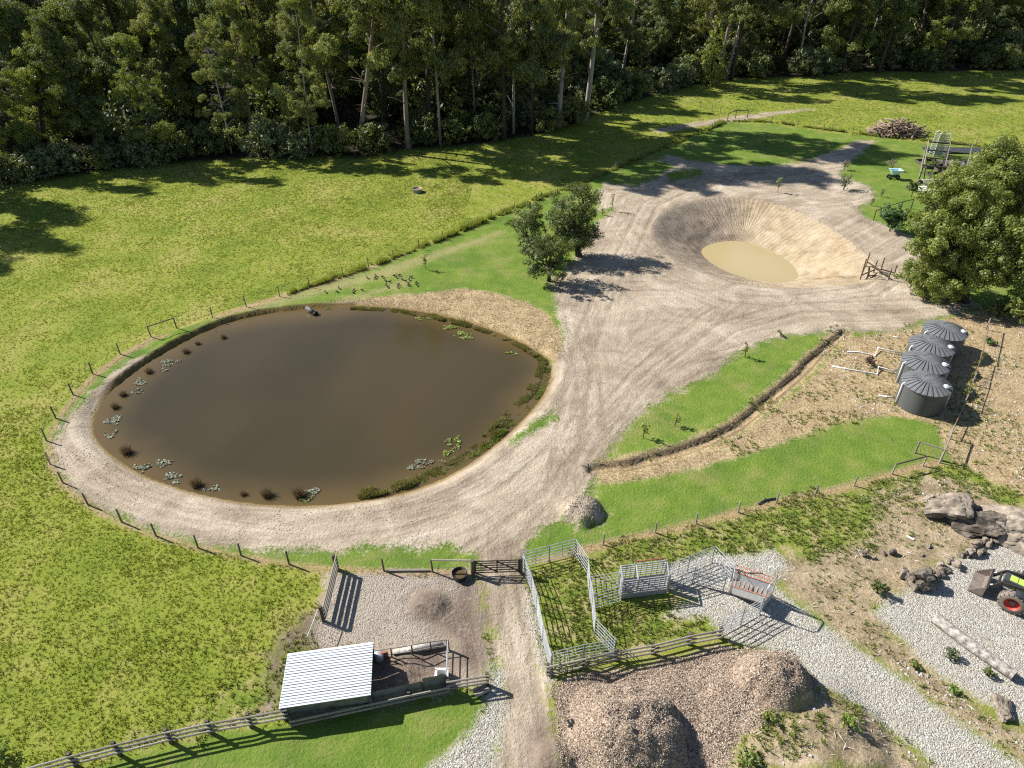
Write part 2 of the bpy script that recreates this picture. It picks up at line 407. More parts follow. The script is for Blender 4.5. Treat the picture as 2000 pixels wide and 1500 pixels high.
    grav = ramp(t, sep.outputs[0], [(0, (.21, .197, .172)), (.35, (.37, .352, .312)), (.75, (.48, .46, .412)), (1, (.60, .58, .53))])
    grav = mixc(t, math_(t, 'MULTIPLY', math_(t, 'SUBTRACT', n2, .42, clamp=True), 2.2), grav, (.36, .31, .24))
    grav = mixc(t, math_(t, 'MULTIPLY', yard.outputs[0], .72), grav, (.33, .275, .225))
    mul = ramp(t, math_(t, 'ADD', math_(t, 'MULTIPLY', sep.outputs[1], .5), math_(t, 'MULTIPLY', n3, .5)), [(.25, (.15, .102, .072)), (.5, (.31, .235, .178)), (.78, (.49, .405, .32))])
    mud = ramp(t, math_(t, 'ADD', math_(t, 'MULTIPLY', n3, .6), math_(t, 'MULTIPLY', n2, .4)), [(.36, (.085, .06, .048)), (.5, (.16, .12, .098)), (.66, (.27, .22, .18))])
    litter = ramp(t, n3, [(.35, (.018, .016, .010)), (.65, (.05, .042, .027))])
    c = pad
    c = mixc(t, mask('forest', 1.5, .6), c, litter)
    c = mixc(t, mask('rough', 1.6, .5), c, rough)
    c = mixc(t, mask('lawn', .35, .15), c, lawn)
    c = mixc(t, math_(t, 'MULTIPLY', mask('trackg', 1.1, .5), .5), c, (.36, .29, .16))
    c = mixc(t, mask('straw', 1.0, .25), c, straw)
    c = mixc(t, mask('scrub', 1.6, .4), c, scrub)
    c = mixc(t, mask('dirt', 2.4, .3), c, dirt)
    c = mixc(t, mask('dam', .9, .35, .2), c, clay)
    c = mixc(t, mask('gravel', 1.0, .25), c, grav)
    c = mixc(t, mask('mulch', 1.0, .2), c, mul)
    c = mixc(t, math_(t, 'MULTIPLY', mask('mud', 1.5, .45), .9), c, mud)
    c = mixc(t, math_(t, 'MULTIPLY', mask('ridge', .6, .2), .85), c, mixc(t, n3, (.23, .14, .08), (.47, .35, .21)))
    c = mixc(t, mask('cut', .25, .12), c, mixc(t, n3, (.05, .036, .026), (.20, .145, .09)))
    c = mixc(t, mask('wet', .3, .2), c, mixc(t, n2, (.15, .10, .03), (.24, .165, .05)))
    L(t, c, b.inputs['Base Color'])
    b.inputs['Roughness'].default_value = .95
    b.inputs['Specular IOR Level'].default_value = .12
    # fine relief
    vo2 = N(t, 'ShaderNodeTexVoronoi'); vo2.inputs['Scale'].default_value = 16.0; L(t, v, vo2.inputs['Vector'])
    hg = math_(t, 'MULTIPLY', math_(t, 'SUBTRACT', 1.0, vo2.outputs['Distance']), math_(t, 'MULTIPLY', math_(t, 'MAXIMUM', mask('gravel', .3, .3), mask('mulch', .3, .3)), .05))
    hn = math_(t, 'ADD', math_(t, 'MULTIPLY', n3, .10), math_(t, 'MULTIPLY', n4, .035))
    hf = math_(t, 'MULTIPLY', math_(t, 'MULTIPLY', nf, .075), mask('dirt', .5, .2))
    cl = N(t, 'ShaderNodeAttribute', attribute_name='cleat')
    wv = math_(t, 'SINE', math_(t, 'MULTIPLY', cl.outputs['Fac'], 10.5))
    hc = math_(t, 'MULTIPLY', math_(t, 'MULTIPLY', wv, mask('dam', .1, .04, .03)), .012)
    h = math_(t, 'ADD', math_(t, 'ADD', hg, hn), math_(t, 'ADD', math_(t, 'SUBTRACT', hf, math_(t, 'MULTIPLY', rn.outputs[0], .05)), hc))
    bn = N(t, 'ShaderNodeBump'); bn.inputs['Strength'].default_value = .9; bn.inputs['Distance'].default_value = 1.0
    L(t, h, bn.inputs['Height']); L(t, bn.outputs[0], b.inputs['Normal'])
    return m

def water_mat(name, deep, shallow, rough, wave):
    m, t, b = new_mat(name)
    tc = N(t, 'ShaderNodeTexCoord'); v = tc.outputs['Object']
    sh = N(t, 'ShaderNodeAttribute', attribute_name='shore').outputs['Fac']
    n = noise(t, v, .10, 3)
    s = math_(t, 'MULTIPLY_ADD', math_(t, 'SUBTRACT', n, .5), 5.0, sh)
    mr = N(t, 'ShaderNodeMapRange'); mr.interpolation_type = 'SMOOTHSTEP'; mr.inputs['From Min'].default_value = -.6; mr.inputs['From Max'].default_value = 3.2; L(t, s, mr.inputs[0])
    n5 = N(t, 'ShaderNodeMapRange'); L(t, noise(t, v, .045, 3, .5, .6), n5.inputs[0]); n5.inputs['From Min'].default_value = .38; n5.inputs['From Max'].default_value = .64
    c = mixc(t, mr.outputs[0], shallow, mixc(t, n5.outputs[0], deep, tuple(.72 * a + .28 * b for a, b in zip(deep, shallow))))
    L(t, c, b.inputs['Base Color'])
    b.inputs['Roughness'].default_value = rough; b.inputs['IOR'].default_value = 1.33
    mp = N(t, 'ShaderNodeMapping'); mp.inputs['Scale'].default_value = (1, 2.2, 1); L(t, v, mp.inputs[0])
    bn = N(t, 'ShaderNodeBump'); bn.inputs['Strength'].default_value = wave; bn.inputs['Distance'].default_value = .02
    L(t, noise(t, mp.outputs[0], 3.0, 3), bn.inputs['Height']); L(t, bn.outputs[0], b.inputs['Normal'])
    return m

M = {}
M['ground'] = ground_material()
M['pond'] = water_mat('pond_water', (.046, .037, .0185), (.105, .073, .031), .05, .22)
M['damw'] = water_mat('dam_water', (.40, .33, .18), (.37, .30, .16), .06, .10)
M['timber'] = simple('weathered_timber', (.26, .235, .20), .85, var=.4, scale=3, stretch=(8, 8, 1.5), bump=.4)
M['darkwood'] = simple('dark_timber', (.085, .07, .058), .85, var=.45, scale=4, bump=.4)
M['post'] = simple('post_timber', (.17, .135, .105), .9, var=.4, scale=5, bump=.5)
M['steel'] = simple('galvanised_steel', (.46, .475, .49), .42, .45, var=.2, scale=8, spec=.5)
M['orange'] = simple('orange_rust', (.33, .115, .065), .6, var=.3)
M['wire'] = simple('fence_wire', (.16, .155, .15), .6, .3)
M['black'] = simple('black_plastic', (.022, .022, .024), .45, var=.3)
M['blackm'] = simple('black_metal', (.03, .027, .025), .55, var=.4)
M['white'] = simple('white_paint', (.76, .76, .75), .5, var=.06)
M['pvc'] = simple('white_pipe', (.78, .78, .78), .4, var=.05)
M['roof'] = simple('zinc_roof', (.72, .74, .76), .45, .25, var=.06, scale=2, spec=.5)
M['sheet'] = simple('old_sheet_iron', (.20, .21, .20), .6, .4, var=.35, scale=3)
M['tank'] = simple('grey_tank', (.088, .092, .094), .55, var=.12, scale=1.5)
M['tankroof'] = simple('grey_tank_roof', (.14, .147, .155), .45, var=.12)
M['tanklid'] = simple('tank_lid', (.6, .62, .64), .5)
M['rock'] = simple('lichen_rock', (.20, .168, .135), .95, var=.8, scale=2.6, bump=1.0, bscale=9)
M['bark_d'] = simple('dark_bark', (.06, .048, .038), .95, var=.5, scale=3, bump=.6, stretch=(4, 4, .6))
M['bark_p'] = simple('pale_bark', (.30, .27, .235), .9, var=.45, scale=1.2, bump=.4, stretch=(3, 3, .35))
M['bark_r'] = simple('red_bark', (.20, .155, .125), .9, var=.5, scale=1.2, stretch=(3, 3, .35))
M['leaf_euc'] = leaf_mat('eucalypt_leaf', (.05, .072, .02), (.25, .275, .07), .45, (.30, .28, .08))
M['leaf_euc_y'] = leaf_mat('eucalypt_leaf_olive', (.06, .082, .02), (.27, .295, .06), .44, (.34, .32, .08))
M['leaf_dark'] = leaf_mat('dark_leaf', (.034, .054, .018), (.13, .18, .046), .38)
M['leaf_wat'] = leaf_mat('wattle_leaf', (.068, .098, .02), (.26, .305, .052), .42, (.34, .33, .07))
M['leaf_oak'] = leaf_mat('oak_leaf', (.04, .06, .014), (.15, .19, .04), .36)
M['leaf_grey'] = leaf_mat('grey_leaf', (.05, .07, .03), (.20, .235, .095), .3)
M['leaf_bush'] = leaf_mat('bush_leaf', (.03, .07, .018), (.095, .19, .045), .3)
M['leaf_lime'] = leaf_mat('lime_leaf', (.12, .20, .03), (.25, .33, .06), .3)
M['leaf_red'] = leaf_mat('plum_leaf', (.045, .022, .02), (.10, .05, .045), .25)
M['leaf_pink'] = leaf_mat('bare_twig', (.12, .10, .07), (.26, .20, .15), .2)
M['grass'] = leaf_mat('long_grass', (.138, .20, .023), (.278, .314, .05), .5, (.46, .41, .16), True)
M['grass_r'] = leaf_mat('rough_grass', (.105, .165, .026), (.225, .265, .055), .42, (.46, .39, .20), True)
M['strawb'] = leaf_mat('dry_grass', (.27, .19, .11), (.50, .39, .235), .25, (.62, .51, .33), True)
M['reed'] = leaf_mat('reed', (.085, .10, .022), (.23, .215, .07), .4, (.50, .40, .25), True)
M['tussock'] = leaf_mat('tussock', (.05, .036, .02), (.20, .14, .08), .2)
M['weed'] = leaf_mat('water_weed', (.14, .19, .03), (.32, .38, .08), .2)
M['weedg'] = leaf_mat('grey_water_weed', (.15, .155, .10), (.36, .37, .27), .15)
M['chip'] = leaf_mat('wood_chip', (.17, .122, .09), (.45, .37, .29), .0, (.74, .66, .55))
M['pebble'] = leaf_mat('pebble', (.24, .228, .205), (.47, .45, .405), .0, (.66, .64, .595))
M['stick'] = simple('dead_branch', (.25, .185, .14), .9, var=.5, scale=2)
M['log'] = simple('bleached_log', (.37, .34, .31), .9, var=.75, scale=2.2, stretch=(2.5, 2.5, 2.5), bump=.8, bscale=4)
M['cart'] = simple('pale_blue_plastic', (.50, .72, .76), .45, var=.05)
M['green_paint'] = simple('lime_paint', (.42, .56, .10), .35, var=.06, spec=.5)
M['grey_paint'] = simple('dark_grey_paint', (.05, .055, .065), .4, var=.15, spec=.5)
M['bucket'] = simple('dusty_steel', (.20, .165, .145), .65, .3, var=.35, scale=3)
M['rim'] = simple('red_rim', (.50, .055, .045), .45, var=.1)
M['tyre'] = simple('dusty_tyre', (.19, .165, .14), .9, var=.3, scale=5)
M['duck'] = simple('duck_brown', (.055, .045, .04), .8, var=.4, scale=20)
M['concrete'] = simple('concrete', (.30, .285, .25), .9, var=.2)
M['net'] = simple('green_net', (.22, .27, .20), .9, var=.2)
M['rust'] = simple('rusty_steel', (.17, .095, .06), .85, var=.4)

# ------------------------------------------------------------------ mesh helpers
ORIG = {}

class MB:
    def __init__(s):
        s.v = []; s.f = []
    def add(s, V, F):
        o = len(s.v)
        s.v += [tuple(p) for p in V]
        s.f += [tuple(i + o for i in f) for f in F]
        return s
    def box(s, c, size, rz=0.0, taper=1.0):
        c = Vector(c); hx, hy, hz = size[0] / 2, size[1] / 2, size[2] / 2
        m = Matrix.Rotation(rz, 3, 'Z')
        V = []
        for z, k in ((-hz, 1.0), (hz, taper)):
            for x, y in ((-hx, -hy), (hx, -hy), (hx, hy), (-hx, hy)):
                V.append(c + m @ Vector((x * k, y * k, z)))
        return s.add(V, [(3, 2, 1, 0), (4, 5, 6, 7), (0, 1, 5, 4), (1, 2, 6, 5), (2, 3, 7, 6), (3, 0, 4, 7)])
    def bar(s, a, b, w, h=None, up=(0, 0, 1)):
        """rectangular bar from a to b"""
        a, b = Vector(a), Vector(b); h = h or w
        d = (b - a).normalized(); u = Vector(up)
        if abs(d.dot(u)) > .98: u = Vector((0, 1, 0))
        x = d.cross(u).normalized(); y = x.cross(d)
        V = []
        for p in (a, b):
            for i, j in ((-1, -1), (1, -1), (1, 1), (-1, 1)):
                V.append(p + x * (i * w / 2) + y * (j * h / 2))
        return s.add(V, [(3, 2, 1, 0), (4, 5, 6, 7), (0, 1, 5, 4), (1, 2, 6, 5), (2, 3, 7, 6), (3, 0, 4, 7)])
    def tube(s, pts, rad, n=7, cap=True):
        pts = [Vector(p) for p in pts]
        if isinstance(rad, (int, float)): rad = [rad] * len(pts)
        V = []; F = []
        ref = None
        for i, p in enumerate(pts):
            d = (pts[min(i + 1, len(pts) - 1)] - pts[max(i - 1, 0)]).normalized()
            if ref is None:
                ref = Vector((1, 0, 0)) if abs(d.x) < .8 else Vector((0, 1, 0))
            x = (ref - d * ref.dot(d)).normalized(); ref = x
            y = d.cross(x)
            for k in range(n):
                a = 2 * math.pi * k / n
                V.append(p + (x * math.cos(a) + y * math.sin(a)) * rad[i])
        for i in range(len(pts) - 1):
            for k in range(n):
                k2 = (k + 1) % n
                F.append((i * n + k, i * n + k2, (i + 1) * n + k2, (i + 1) * n + k))
        if cap:
            F.append(tuple(range(n - 1, -1, -1)))
            F.append(tuple((len(pts) - 1) * n + k for k in range(n)))
        return s.add(V, F)
    def lathe(s, c, prof, n=24, axis=None):
        """profile of (radius, z) spun round the vertical through c (or turned by a 3x3 axis matrix)"""
        c = Vector(c); V = []; F = []
        for r, z in prof:
            for k in range(n):
                a = 2 * math.pi * k / n
                p = Vector((r * math.cos(a), r * math.sin(a), z))
                V.append(c + (axis @ p if axis else p))
        for i in range(len(prof) - 1):
            for k in range(n):
                k2 = (k + 1) % n
                F.append((i * n + k, i * n + k2, (i + 1) * n + k2, (i + 1) * n + k))
        return s.add(V, F)
    def build(s, name, mat, parent=None, smooth=False):
        o0 = ORIG[parent] if parent else Vector((0, 0, 0))
        me = bpy.data.meshes.new(name)
        me.from_pydata([(p[0] - o0.x, p[1] - o0.y, p[2] - o0.z) for p in s.v], [], s.f)
        me.materials.append(mat)
        if smooth:
            me.shade_smooth()
        ob = bpy.data.objects.new(name, me)
        COL.objects.link(ob)
        if parent: ob.parent = parent
        ORIG[ob] = o0.copy()
        return ob

def tag(o, label=None, cat=None, group=None, kind=None):
    if label: o['label'] = label
    if cat: o['category'] = cat
    if group: o['group'] = group
    if kind: o['kind'] = kind
    return o

def thing(name, label, cat, loc, group=None):
    o = bpy.data.objects.new(name, None)
    o.empty_display_size = .2
    COL.objects.link(o)
    o.location = loc
    ORIG[o] = Vector(loc)
    return tag(o, label, cat, group)

def put(name, me, parent, loc=(0, 0, 0), rot=(0, 0, 0), scale=(1, 1, 1)):
    o = bpy.data.objects.new(name, me)
    COL.objects.link(o)
    o.parent = parent; o.location = loc; o.rotation_euler = rot; o.scale = scale
    ORIG[o] = ORIG.get(parent, Vector()) + Vector(loc)
    return o

def copy_tree(o, parent=None):
    c = o.copy(); COL.objects.link(c)
    if parent: c.parent = parent
    for ch in list(o.children): copy_tree(ch, c)
    return c

def np_mesh(name, V, F, mat, attrs=None, smooth=False):
    """V (n,3), F (m,k) fast"""
    me = bpy.data.meshes.new(name)
    k = F.shape[1]
    me.vertices.add(len(V)); me.vertices.foreach_set('co', V.astype(np.float32).ravel())
    me.loops.add(F.size); me.loops.foreach_set('vertex_index', F.astype(np.int32).ravel())
    me.polygons.add(len(F)); me.polygons.foreach_set('loop_start', np.arange(0, F.size, k, dtype=np.int32))
    if mat: me.materials.append(mat)
    for nm, a in (attrs or {}).items():
        if a.ndim == 2:
            at = me.attributes.new(nm, 'FLOAT_VECTOR', 'POINT'); at.data.foreach_set('vector', a.astype(np.float32).ravel())
        else:
            at = me.attributes.new(nm, 'FLOAT', 'POINT'); at.data.foreach_set('value', a.astype(np.float32))
    me.polygons.foreach_set('use_smooth', np.full(len(F), smooth))
    me.update(calc_edges=True)
    return me

def np_obj(name, me, parent=None):
    o = bpy.data.objects.new(name, me); COL.objects.link(o)
    if parent: o.parent = parent
    ORIG[o] = Vector()
    return o

def unit(a):
    return a / (np.linalg.norm(a, axis=1, keepdims=True) + 1e-9)

def leaf_quads(C, Nn, size, asp=.55, r=rng):
    """diamond leaves centred at C facing Nn"""
    n = len(C)
    t = unit(np.cross(Nn, unit(r.normal(size=(n, 3)))))
    b = np.cross(Nn, t)
    s = np.broadcast_to(np.asarray(size), (n,))[:, None]
    V = np.stack([C + t * s, C + b * s * asp, C - t * s, C - b * s * asp], 1).reshape(-1, 3)
    F = np.arange(4 * n).reshape(-1, 4)
    return V, F

def tufts(P, Z, length, width, nb, lean=.5, r=rng, winddir=None):
    """grass tufts: nb narrow triangles from every root"""
    n = len(P)
    root = np.repeat(np.column_stack([P, Z]), nb, 0)
    m = n * nb
    ln = np.repeat(np.broadcast_to(length, (n,)), nb) * r.uniform(.6, 1.2, m)
    wd = np.broadcast_to(width, (n,)).repeat(nb)
    a = r.uniform(0, 2 * np.pi, m)
    le = lean * r.uniform(.3, 1.2, m)
    d = np.column_stack([np.cos(a) * le, np.sin(a) * le, np.ones(m)])
    if winddir is not None: d[:, :2] += winddir
    d = unit(d) * ln[:, None]
    a2 = r.uniform(0, 2 * np.pi, m)
    w = np.column_stack([np.cos(a2), np.sin(a2), np.zeros(m)]) * (wd / 2)[:, None]
    root = root + np.column_stack([np.cos(a), np.sin(a), np.zeros(m)]) * (wd * .6)[:, None]
    V = np.stack([root - w, root + w, root + d], 1).reshape(-1, 3)
    return V, np.arange(3 * m).reshape(-1, 3)

# ------------------------------------------------------------------ the ground, one grid split into its pieces
def axis(lo, hi, step, out, grow=1.13, cap=80):
    a = list(np.arange(lo, hi, step))
    s = step; p = a[-1]
    while p < out[1]:
        s = min(s * grow, cap); p += s; a.append(p)
    s = step; p = a[0]; b = []
    while p > out[0]:
        s = min(s * grow, cap); p -= s; b.append(p)
    return np.array(b[::-1] + a)

gx = axis(-46, 50, .23, (-1500, 1500), 1.09)
gy = axis(12, 92, .22, (-400, 2200), 1.05)
XX, YY = np.meshgrid(gx, gy)
P = np.column_stack([XX.ravel(), YY.ravel()])
CUTBANK = poly([(200,800),(225,755),(262,725),(300,700),(345,673),(395,648),(450,627),(510,614),(570,606),(640,600),(690,596)], POND_Z)

def zone_attrs(P):
    a = {}
    a['sp'] = sdist(P, POND)
    a['lawn'] = sdist(P, FENCED)
    a['dirt'] = np.minimum(union(P, DIRT), -union(P, DIRT_CUT))
    a['dirt'] = np.maximum(a['dirt'], 1.2 - np.hypot(P[:, 0] - MD[0][0][0], P[:, 1] - MD[0][0][1]))
    a['dirt'] = np.maximum(a['dirt'], -4)
    a['straw'] = np.maximum(union(P, STRAW), np.clip(.75 - seg_info(P, DITCH, False)[0], -4, 4))
    a['rough'] = union(P, ROUGH)
    a['scrub'] = union(P, SCRUB)
    a['gravel'] = union(P, GRAVEL)
    a['mulch'] = union(P, MULCH)
    a['mud'] = np.maximum(union(P, MUD), np.clip(1.15 - np.hypot(P[:, 0] - MD[6][0][0], P[:, 1] - MD[6][0][1]), -4, 4))
    a['yard'] = sdist(P, GRAVEL[4]) + .3
    a['trackg'] = union(P, TRACKS_GREEN)
    a['ridge'] = union(P, RIDGE)
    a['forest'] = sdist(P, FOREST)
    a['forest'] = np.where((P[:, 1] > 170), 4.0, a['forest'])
    a['dam'] = np.clip(sdist(P, RIM), -4, 4)
    a['lawn'] = np.where(P[:, 1] < g(500, 1480)[1] + 0, -4, a['lawn'])
    return a

LAWN2 = poly([(100,1520),(300,1470),(450,1432),(575,1415),(730,1385),(880,1352),(930,1350),(945,1375),(930,1420),(880,1460),(830,1520)])
ZA = zone_attrs(P)
ZA['lawn'] = np.maximum(ZA['lawn'], sdist(P, LAWN2))
dd = seg_info(P, DITCH, False)[0]
cb = seg_info(P, CUTBANK, False)[0]
ZA['cut'] = np.clip(np.maximum(.13 - np.abs(dd - .34) + .14 * (fbm(P[:, 0], P[:, 1], 1.3, 2) - .5), np.where(ZA['sp'] < .25, .24 - cb, -3)), -3, 3)
ZA['cut'] = np.where(ZA['dam'] > -1, -3, ZA['cut'])
ZA['wet'] = np.clip(ZA['sp'] + .22, -3, 3)
ca, cb2 = g(1440, 385), g(1455, 560)
ZA['clay'] = np.clip(((P[:, 0] - ca[0]) * (ca[1] - cb2[1]) - (P[:, 1] - ca[1]) * (ca[0] - cb2[0])) / 23.0, -6, 6)
tdam = dam_param(P)
cands = [(np.abs(seg_info(P, POND, True)[0]) - 3.0,) + seg_info(P, POND, True)[1:]]
for A_ in TRACK_LINES:
    cands.append(seg_info(P, A_, False))
dist = np.maximum(np.stack([c[0] for c in cands]), .01); order = np.argsort(dist, axis=0); ii, i2 = order[0], order[1]
pick = lambda k, j: np.take_along_axis(np.stack([c[j] for c in cands]), k[None], 0)[0]
side, arc = pick(ii, 1), pick(ii, 2) + ii * 40
d1, d2 = pick(ii, 0), pick(i2, 0)
ZA['flow2'] = np.column_stack([pick(i2, 2) + i2 * 40, pick(i2, 1), i2 * 7.3])
ZA['flowmix'] = np.where(tdam > 0, 1.0, .5 + .5 * sstep((d2 - d1) / 2.5))
rimi = seg_info(P, RIM, True)
side = np.where(tdam > 0, rimi[2], side); arc = np.where(tdam > 0, tdam * 8, arc)
ZA['flow'] = np.column_stack([arc, side, ii * 7.3])
ZA['cleat'] = rimi[2]
rut = np.min([np.where(c[0] < 2.2, np.abs(np.abs(c[1]) - .85), 3) for c in cands[1:]], axis=0)
rut = np.minimum(rut, np.minimum(np.abs(-ZA['sp'] - 1.6), np.abs(-ZA['sp'] - 3.2)))
ZA['rut'] = np.clip(.22 - rut, -2, 2)
Z = height(P)
# far-left bank of the pond is a fresh vertical cut
m = (cb < .9) & (ZA['sp'] < 0)
ca_ = seg_info(P[m], CUTBANK, False)[2]; ca_ = sstep(np.minimum(ca_, ca_.max() - ca_) / 4)
Z[m] = Z[m] * (1 - ca_) + ca_ * (POND_Z + (.02 - POND_Z) * sstep((-ZA['sp'][m] - .02) / .25) + (fbm(P[m, 0], P[m, 1], .6, 2) - .5) * .14)
V = np.column_stack([P, Z])
nx, ny = len(gx), len(gy)
idx = np.arange(nx * ny).reshape(ny, nx)
F = np.stack([idx[:-1, :-1], idx[:-1, 1:], idx[1:, 1:], idx[1:, :-1]], -1).reshape(-1, 4)
# smooth normals of the whole sheet
fn = np.cross(V[F[:, 2]] - V[F[:, 0]], V[F[:, 3]] - V[F[:, 1]])
vn = np.zeros_like(V)
for k in range(4): np.add.at(vn, F[:, k], fn)
vn = unit(vn)
fa = {k: a[F].mean(1) for k, a in ZA.items() if a.ndim == 1}
zone = np.zeros(len(F), int)
NAMES = ['paddock', 'forest_floor', 'rough_grass', 'lawn', 'dry_grass', 'scrubland', 'bare_earth', 'dam_crater', 'gravel_yard', 'woodchip_bed', 'muddy_yard', 'pond_bed', 'ditch']
for i, k in ((1, 'forest'), (2, 'rough'), (3, 'lawn'), (4, 'straw'), (5, 'scrub'), (6, 'dirt'), (7, 'dam'), (8, 'gravel'), (9, 'mulch'), (10, 'mud'), (11, 'sp'), (12, 'cut')):
    mm = fa[k] > 0
    if k == 'cut': mm &= dd[F].mean(1) < .5
    zone[mm] = i
keep = [k for k in ZA if k != 'sp']
for i, nm in enumerate(NAMES):
    fs = F[zone == i]
    if not len(fs): continue
    used, inv = np.unique(fs, return_inverse=True)
    me = np_mesh(nm, V[used], inv.reshape(-1, 4), M['ground'], {k: ZA[k][used] for k in keep}, True)
    me.normals_split_custom_set_from_vertices(vn[used].tolist())
    tag(np_obj(nm, me), kind='structure')

def water_sheet(name, A, z, mat):
    lo, hi = A.min(0) - 1, A.max(0) + 1
    st = .3
    x, y = np.arange(lo[0], hi[0], st), np.arange(lo[1], hi[1], st)
    X, Y = np.meshgrid(x, y); Q = np.column_stack([X.ravel(), Y.ravel()])
    s = sdist(Q, A, 6)
    ii = np.arange(len(Q)).reshape(len(y), len(x))
    F = np.stack([ii[:-1, :-1], ii[:-1, 1:], ii[1:, 1:], ii[1:, :-1]], -1).reshape(-1, 4)
    F = F[(s[F] > -.35).any(1)]
    used, inv = np.unique(F, return_inverse=True)
    me = np_mesh(name, np.column_stack([Q[used], np.full(len(used), z)]), inv.reshape(-1, 4), mat, {'shore': s[used]}, True)
    return tag(np_obj(name, me), kind='structure')
water_sheet('pond_water', POND, POND_Z, M['pond'])
water_sheet('dam_water', DAMW, DAM_Z, M['damw'])

# ------------------------------------------------------------------ grass, gravel and chips nobody could count
def sample(lo, hi, n):
    return np.column_stack([rng.uniform(lo[0], hi[0], n), rng.uniform(lo[1], hi[1], n)])

def in_view(Q, pad=3):
    d = Q[:, 1] * CT + CAM_H * ST
    return np.abs(Q[:, 0]) < .72 * d + pad

def stuff(name, V, F, mat, tint):
    me = np_mesh(name, V, F, mat, {'tint': tint})
    return tag(np_obj(name, me), kind='stuff')

Q = np.vstack([sample((-36, 13), (6, 40), 60000), sample((-60, 40), (40, 75), 100000), sample((-85, 75), (-5, 112), 80000), sample((-10, 75), (135, 165), 130000)])
Q = Q[in_view(Q)]
za = zone_attrs(Q)
wob = (fbm(Q[:, 0], Q[:, 1], 1.5, 2) - .5) * 1.2
ok = (za['lawn'] + wob * .3 < -.15) & (sdist(Q, LAWN2) < 0) & (np.maximum.reduce([za['dirt'], za['straw'], za['scrub'], za['gravel'], za['mulch'], za['mud'], za['ridge']]) + wob < 0) & (za['forest'] < 1.0)
ok &= ~((za['rough'] > 0) & (rng.random(len(Q)) < .7)) & (rng.random(len(Q)) < .35 + .9 * (fbm(Q[:, 0] + 9, Q[:, 1], 2.2, 3)))
ok &= ~((Q[:, 0] > 3) & (Q[:, 1] < 38))
Q = Q[ok]
big = .5 * fbm(Q[:, 0], Q[:, 1], 7, 3) + .5 * fbm(Q[:, 0], Q[:, 1] + 70, 19, 2)
cl = fbm(Q[:, 0] + 5, Q[:, 1], 1.3, 2)
far = np.clip(Q[:, 1] / 60, .6, 2.2)
V_, F_ = tufts(Q, height(Q), (.06 + .17 * cl) * np.where(Q[:, 1] > 45, .5, .85), .07 * far, 5, 1.0)
ti = np.clip(.12 + 1.3 * (big - .28) + rng.normal(0, .07, len(Q)) + np.where(za['rough'][ok] > 0, .3, 0), 0, 1).repeat(15)
stuff('paddock_grass', V_, F_, M['grass'], ti)

Q = np.vstack([sample((3, 13), (36, 42), 26000), sample((10, 38), (45, 58), 14000), sample((-36, 13), (4, 26), 9000)])
Q = Q[in_view(Q)]
za = zone_attrs(Q)
wob = (fbm(Q[:, 0], Q[:, 1], 1.5, 2) - .5) * 2.5
ok = ((za['rough'] + wob > 0) | ((np.maximum(za['scrub'], za['straw']) + wob > 0) & (rng.random(len(Q)) < .22 * (fbm(Q[:, 0], Q[:, 1] + 7, 2.5, 2) > .5)))) & (za['gravel'] < .1) & (za['mulch'] < 0)
Q = Q[ok]
V_, F_ = tufts(Q, height(Q), .12 + .16 * fbm(Q[:, 0], Q[:, 1], 1.0, 2), .06, 6, .8)
ti = np.clip(.9 * fbm(Q[:, 0], Q[:, 1], 3, 3) + rng.normal(0, .2, len(Q)), 0, 1).repeat(18)
stuff('tufted_grass', V_, F_, M['grass_r'], ti)

Q = np.vstack([sample((3, 16), (50, 62), 60000), sample((-20, 40), (12, 62), 16000), sample((-34, 20), (10, 62), 26000)])
Q = Q[in_view(Q)]
za = zone_attrs(Q)
wob = (fbm(Q[:, 0], Q[:, 1], 1.5, 2) - .5) * 2
ok = (np.maximum.reduce([za['straw'], za['ridge'] * 3 + .2 * wob, np.where(fbm(Q[:, 0] + 3, Q[:, 1], 2, 2) > .52, za['scrub'], -1), np.where((Q[:, 1] < 22) & (Q[:, 0] < -5), za['rough'] - .2, -1)]) + .3 * wob > 0) & (za['gravel'] < .0) & (za['mulch'] < 0) & (za['sp'] < 0)
Q = Q[ok]
dq = seg_info(Q, DITCH, False)[0]
Q = Q[dq > .25]
V_, F_ = tufts(Q, height(Q), .04 + .11 * fbm(Q[:, 0], Q[:, 1], 1.0, 2), .035, 4, 1.3)
ti = np.clip(.25 + .6 * fbm(Q[:, 0], Q[:, 1], 1.5, 3) + rng.normal(0, .1, len(Q)), 0, 1).repeat(12)
stuff('dry_grass_tufts', V_, F_, M['strawb'], ti)

def pebbles(Q, Z, s, r=rng):
    n = len(Q)
    base = np.array([[1, 0, 0], [0, 1, 0], [-1, 0, 0], [0, -1, 0], [0, 0, .8], [0, 0, -.5]])
    V = base[None] * s[:, None, None] * r.uniform(.6, 1.3, (n, 6, 3))
    a = r.uniform(0, 6.28, n); c, q = np.cos(a)[:, None], np.sin(a)[:, None]
    X = V[..., 0] * c - V[..., 1] * q; Y = V[..., 0] * q + V[..., 1] * c
    V = np.stack([X, Y, V[..., 2]], -1) + np.column_stack([Q, Z])[:, None]
    f = np.array([[0, 1, 4], [1, 2, 4], [2, 3, 4], [3, 0, 4]])
    F = (np.arange(n)[:, None, None] * 6 + f[None]).reshape(-1, 3)
    return V.reshape(-1, 3), F
Q = np.vstack([sample((7, 13), (36, 36), 95000), sample((-16, 14), (3, 30), 40000)])
Q = Q[in_view(Q)]
za = zone_attrs(Q)
wob = (fbm(Q[:, 0], Q[:, 1], 1.2, 2) - .5) * 1.2
Q = Q[(za['gravel'] + wob > 0) & (za['mulch'] < 0) & (za['mud'] + wob < .2) & (za['rough'] < .4) & ((za['yard'] < 0) | (rng.random(len(Q)) < .25))]
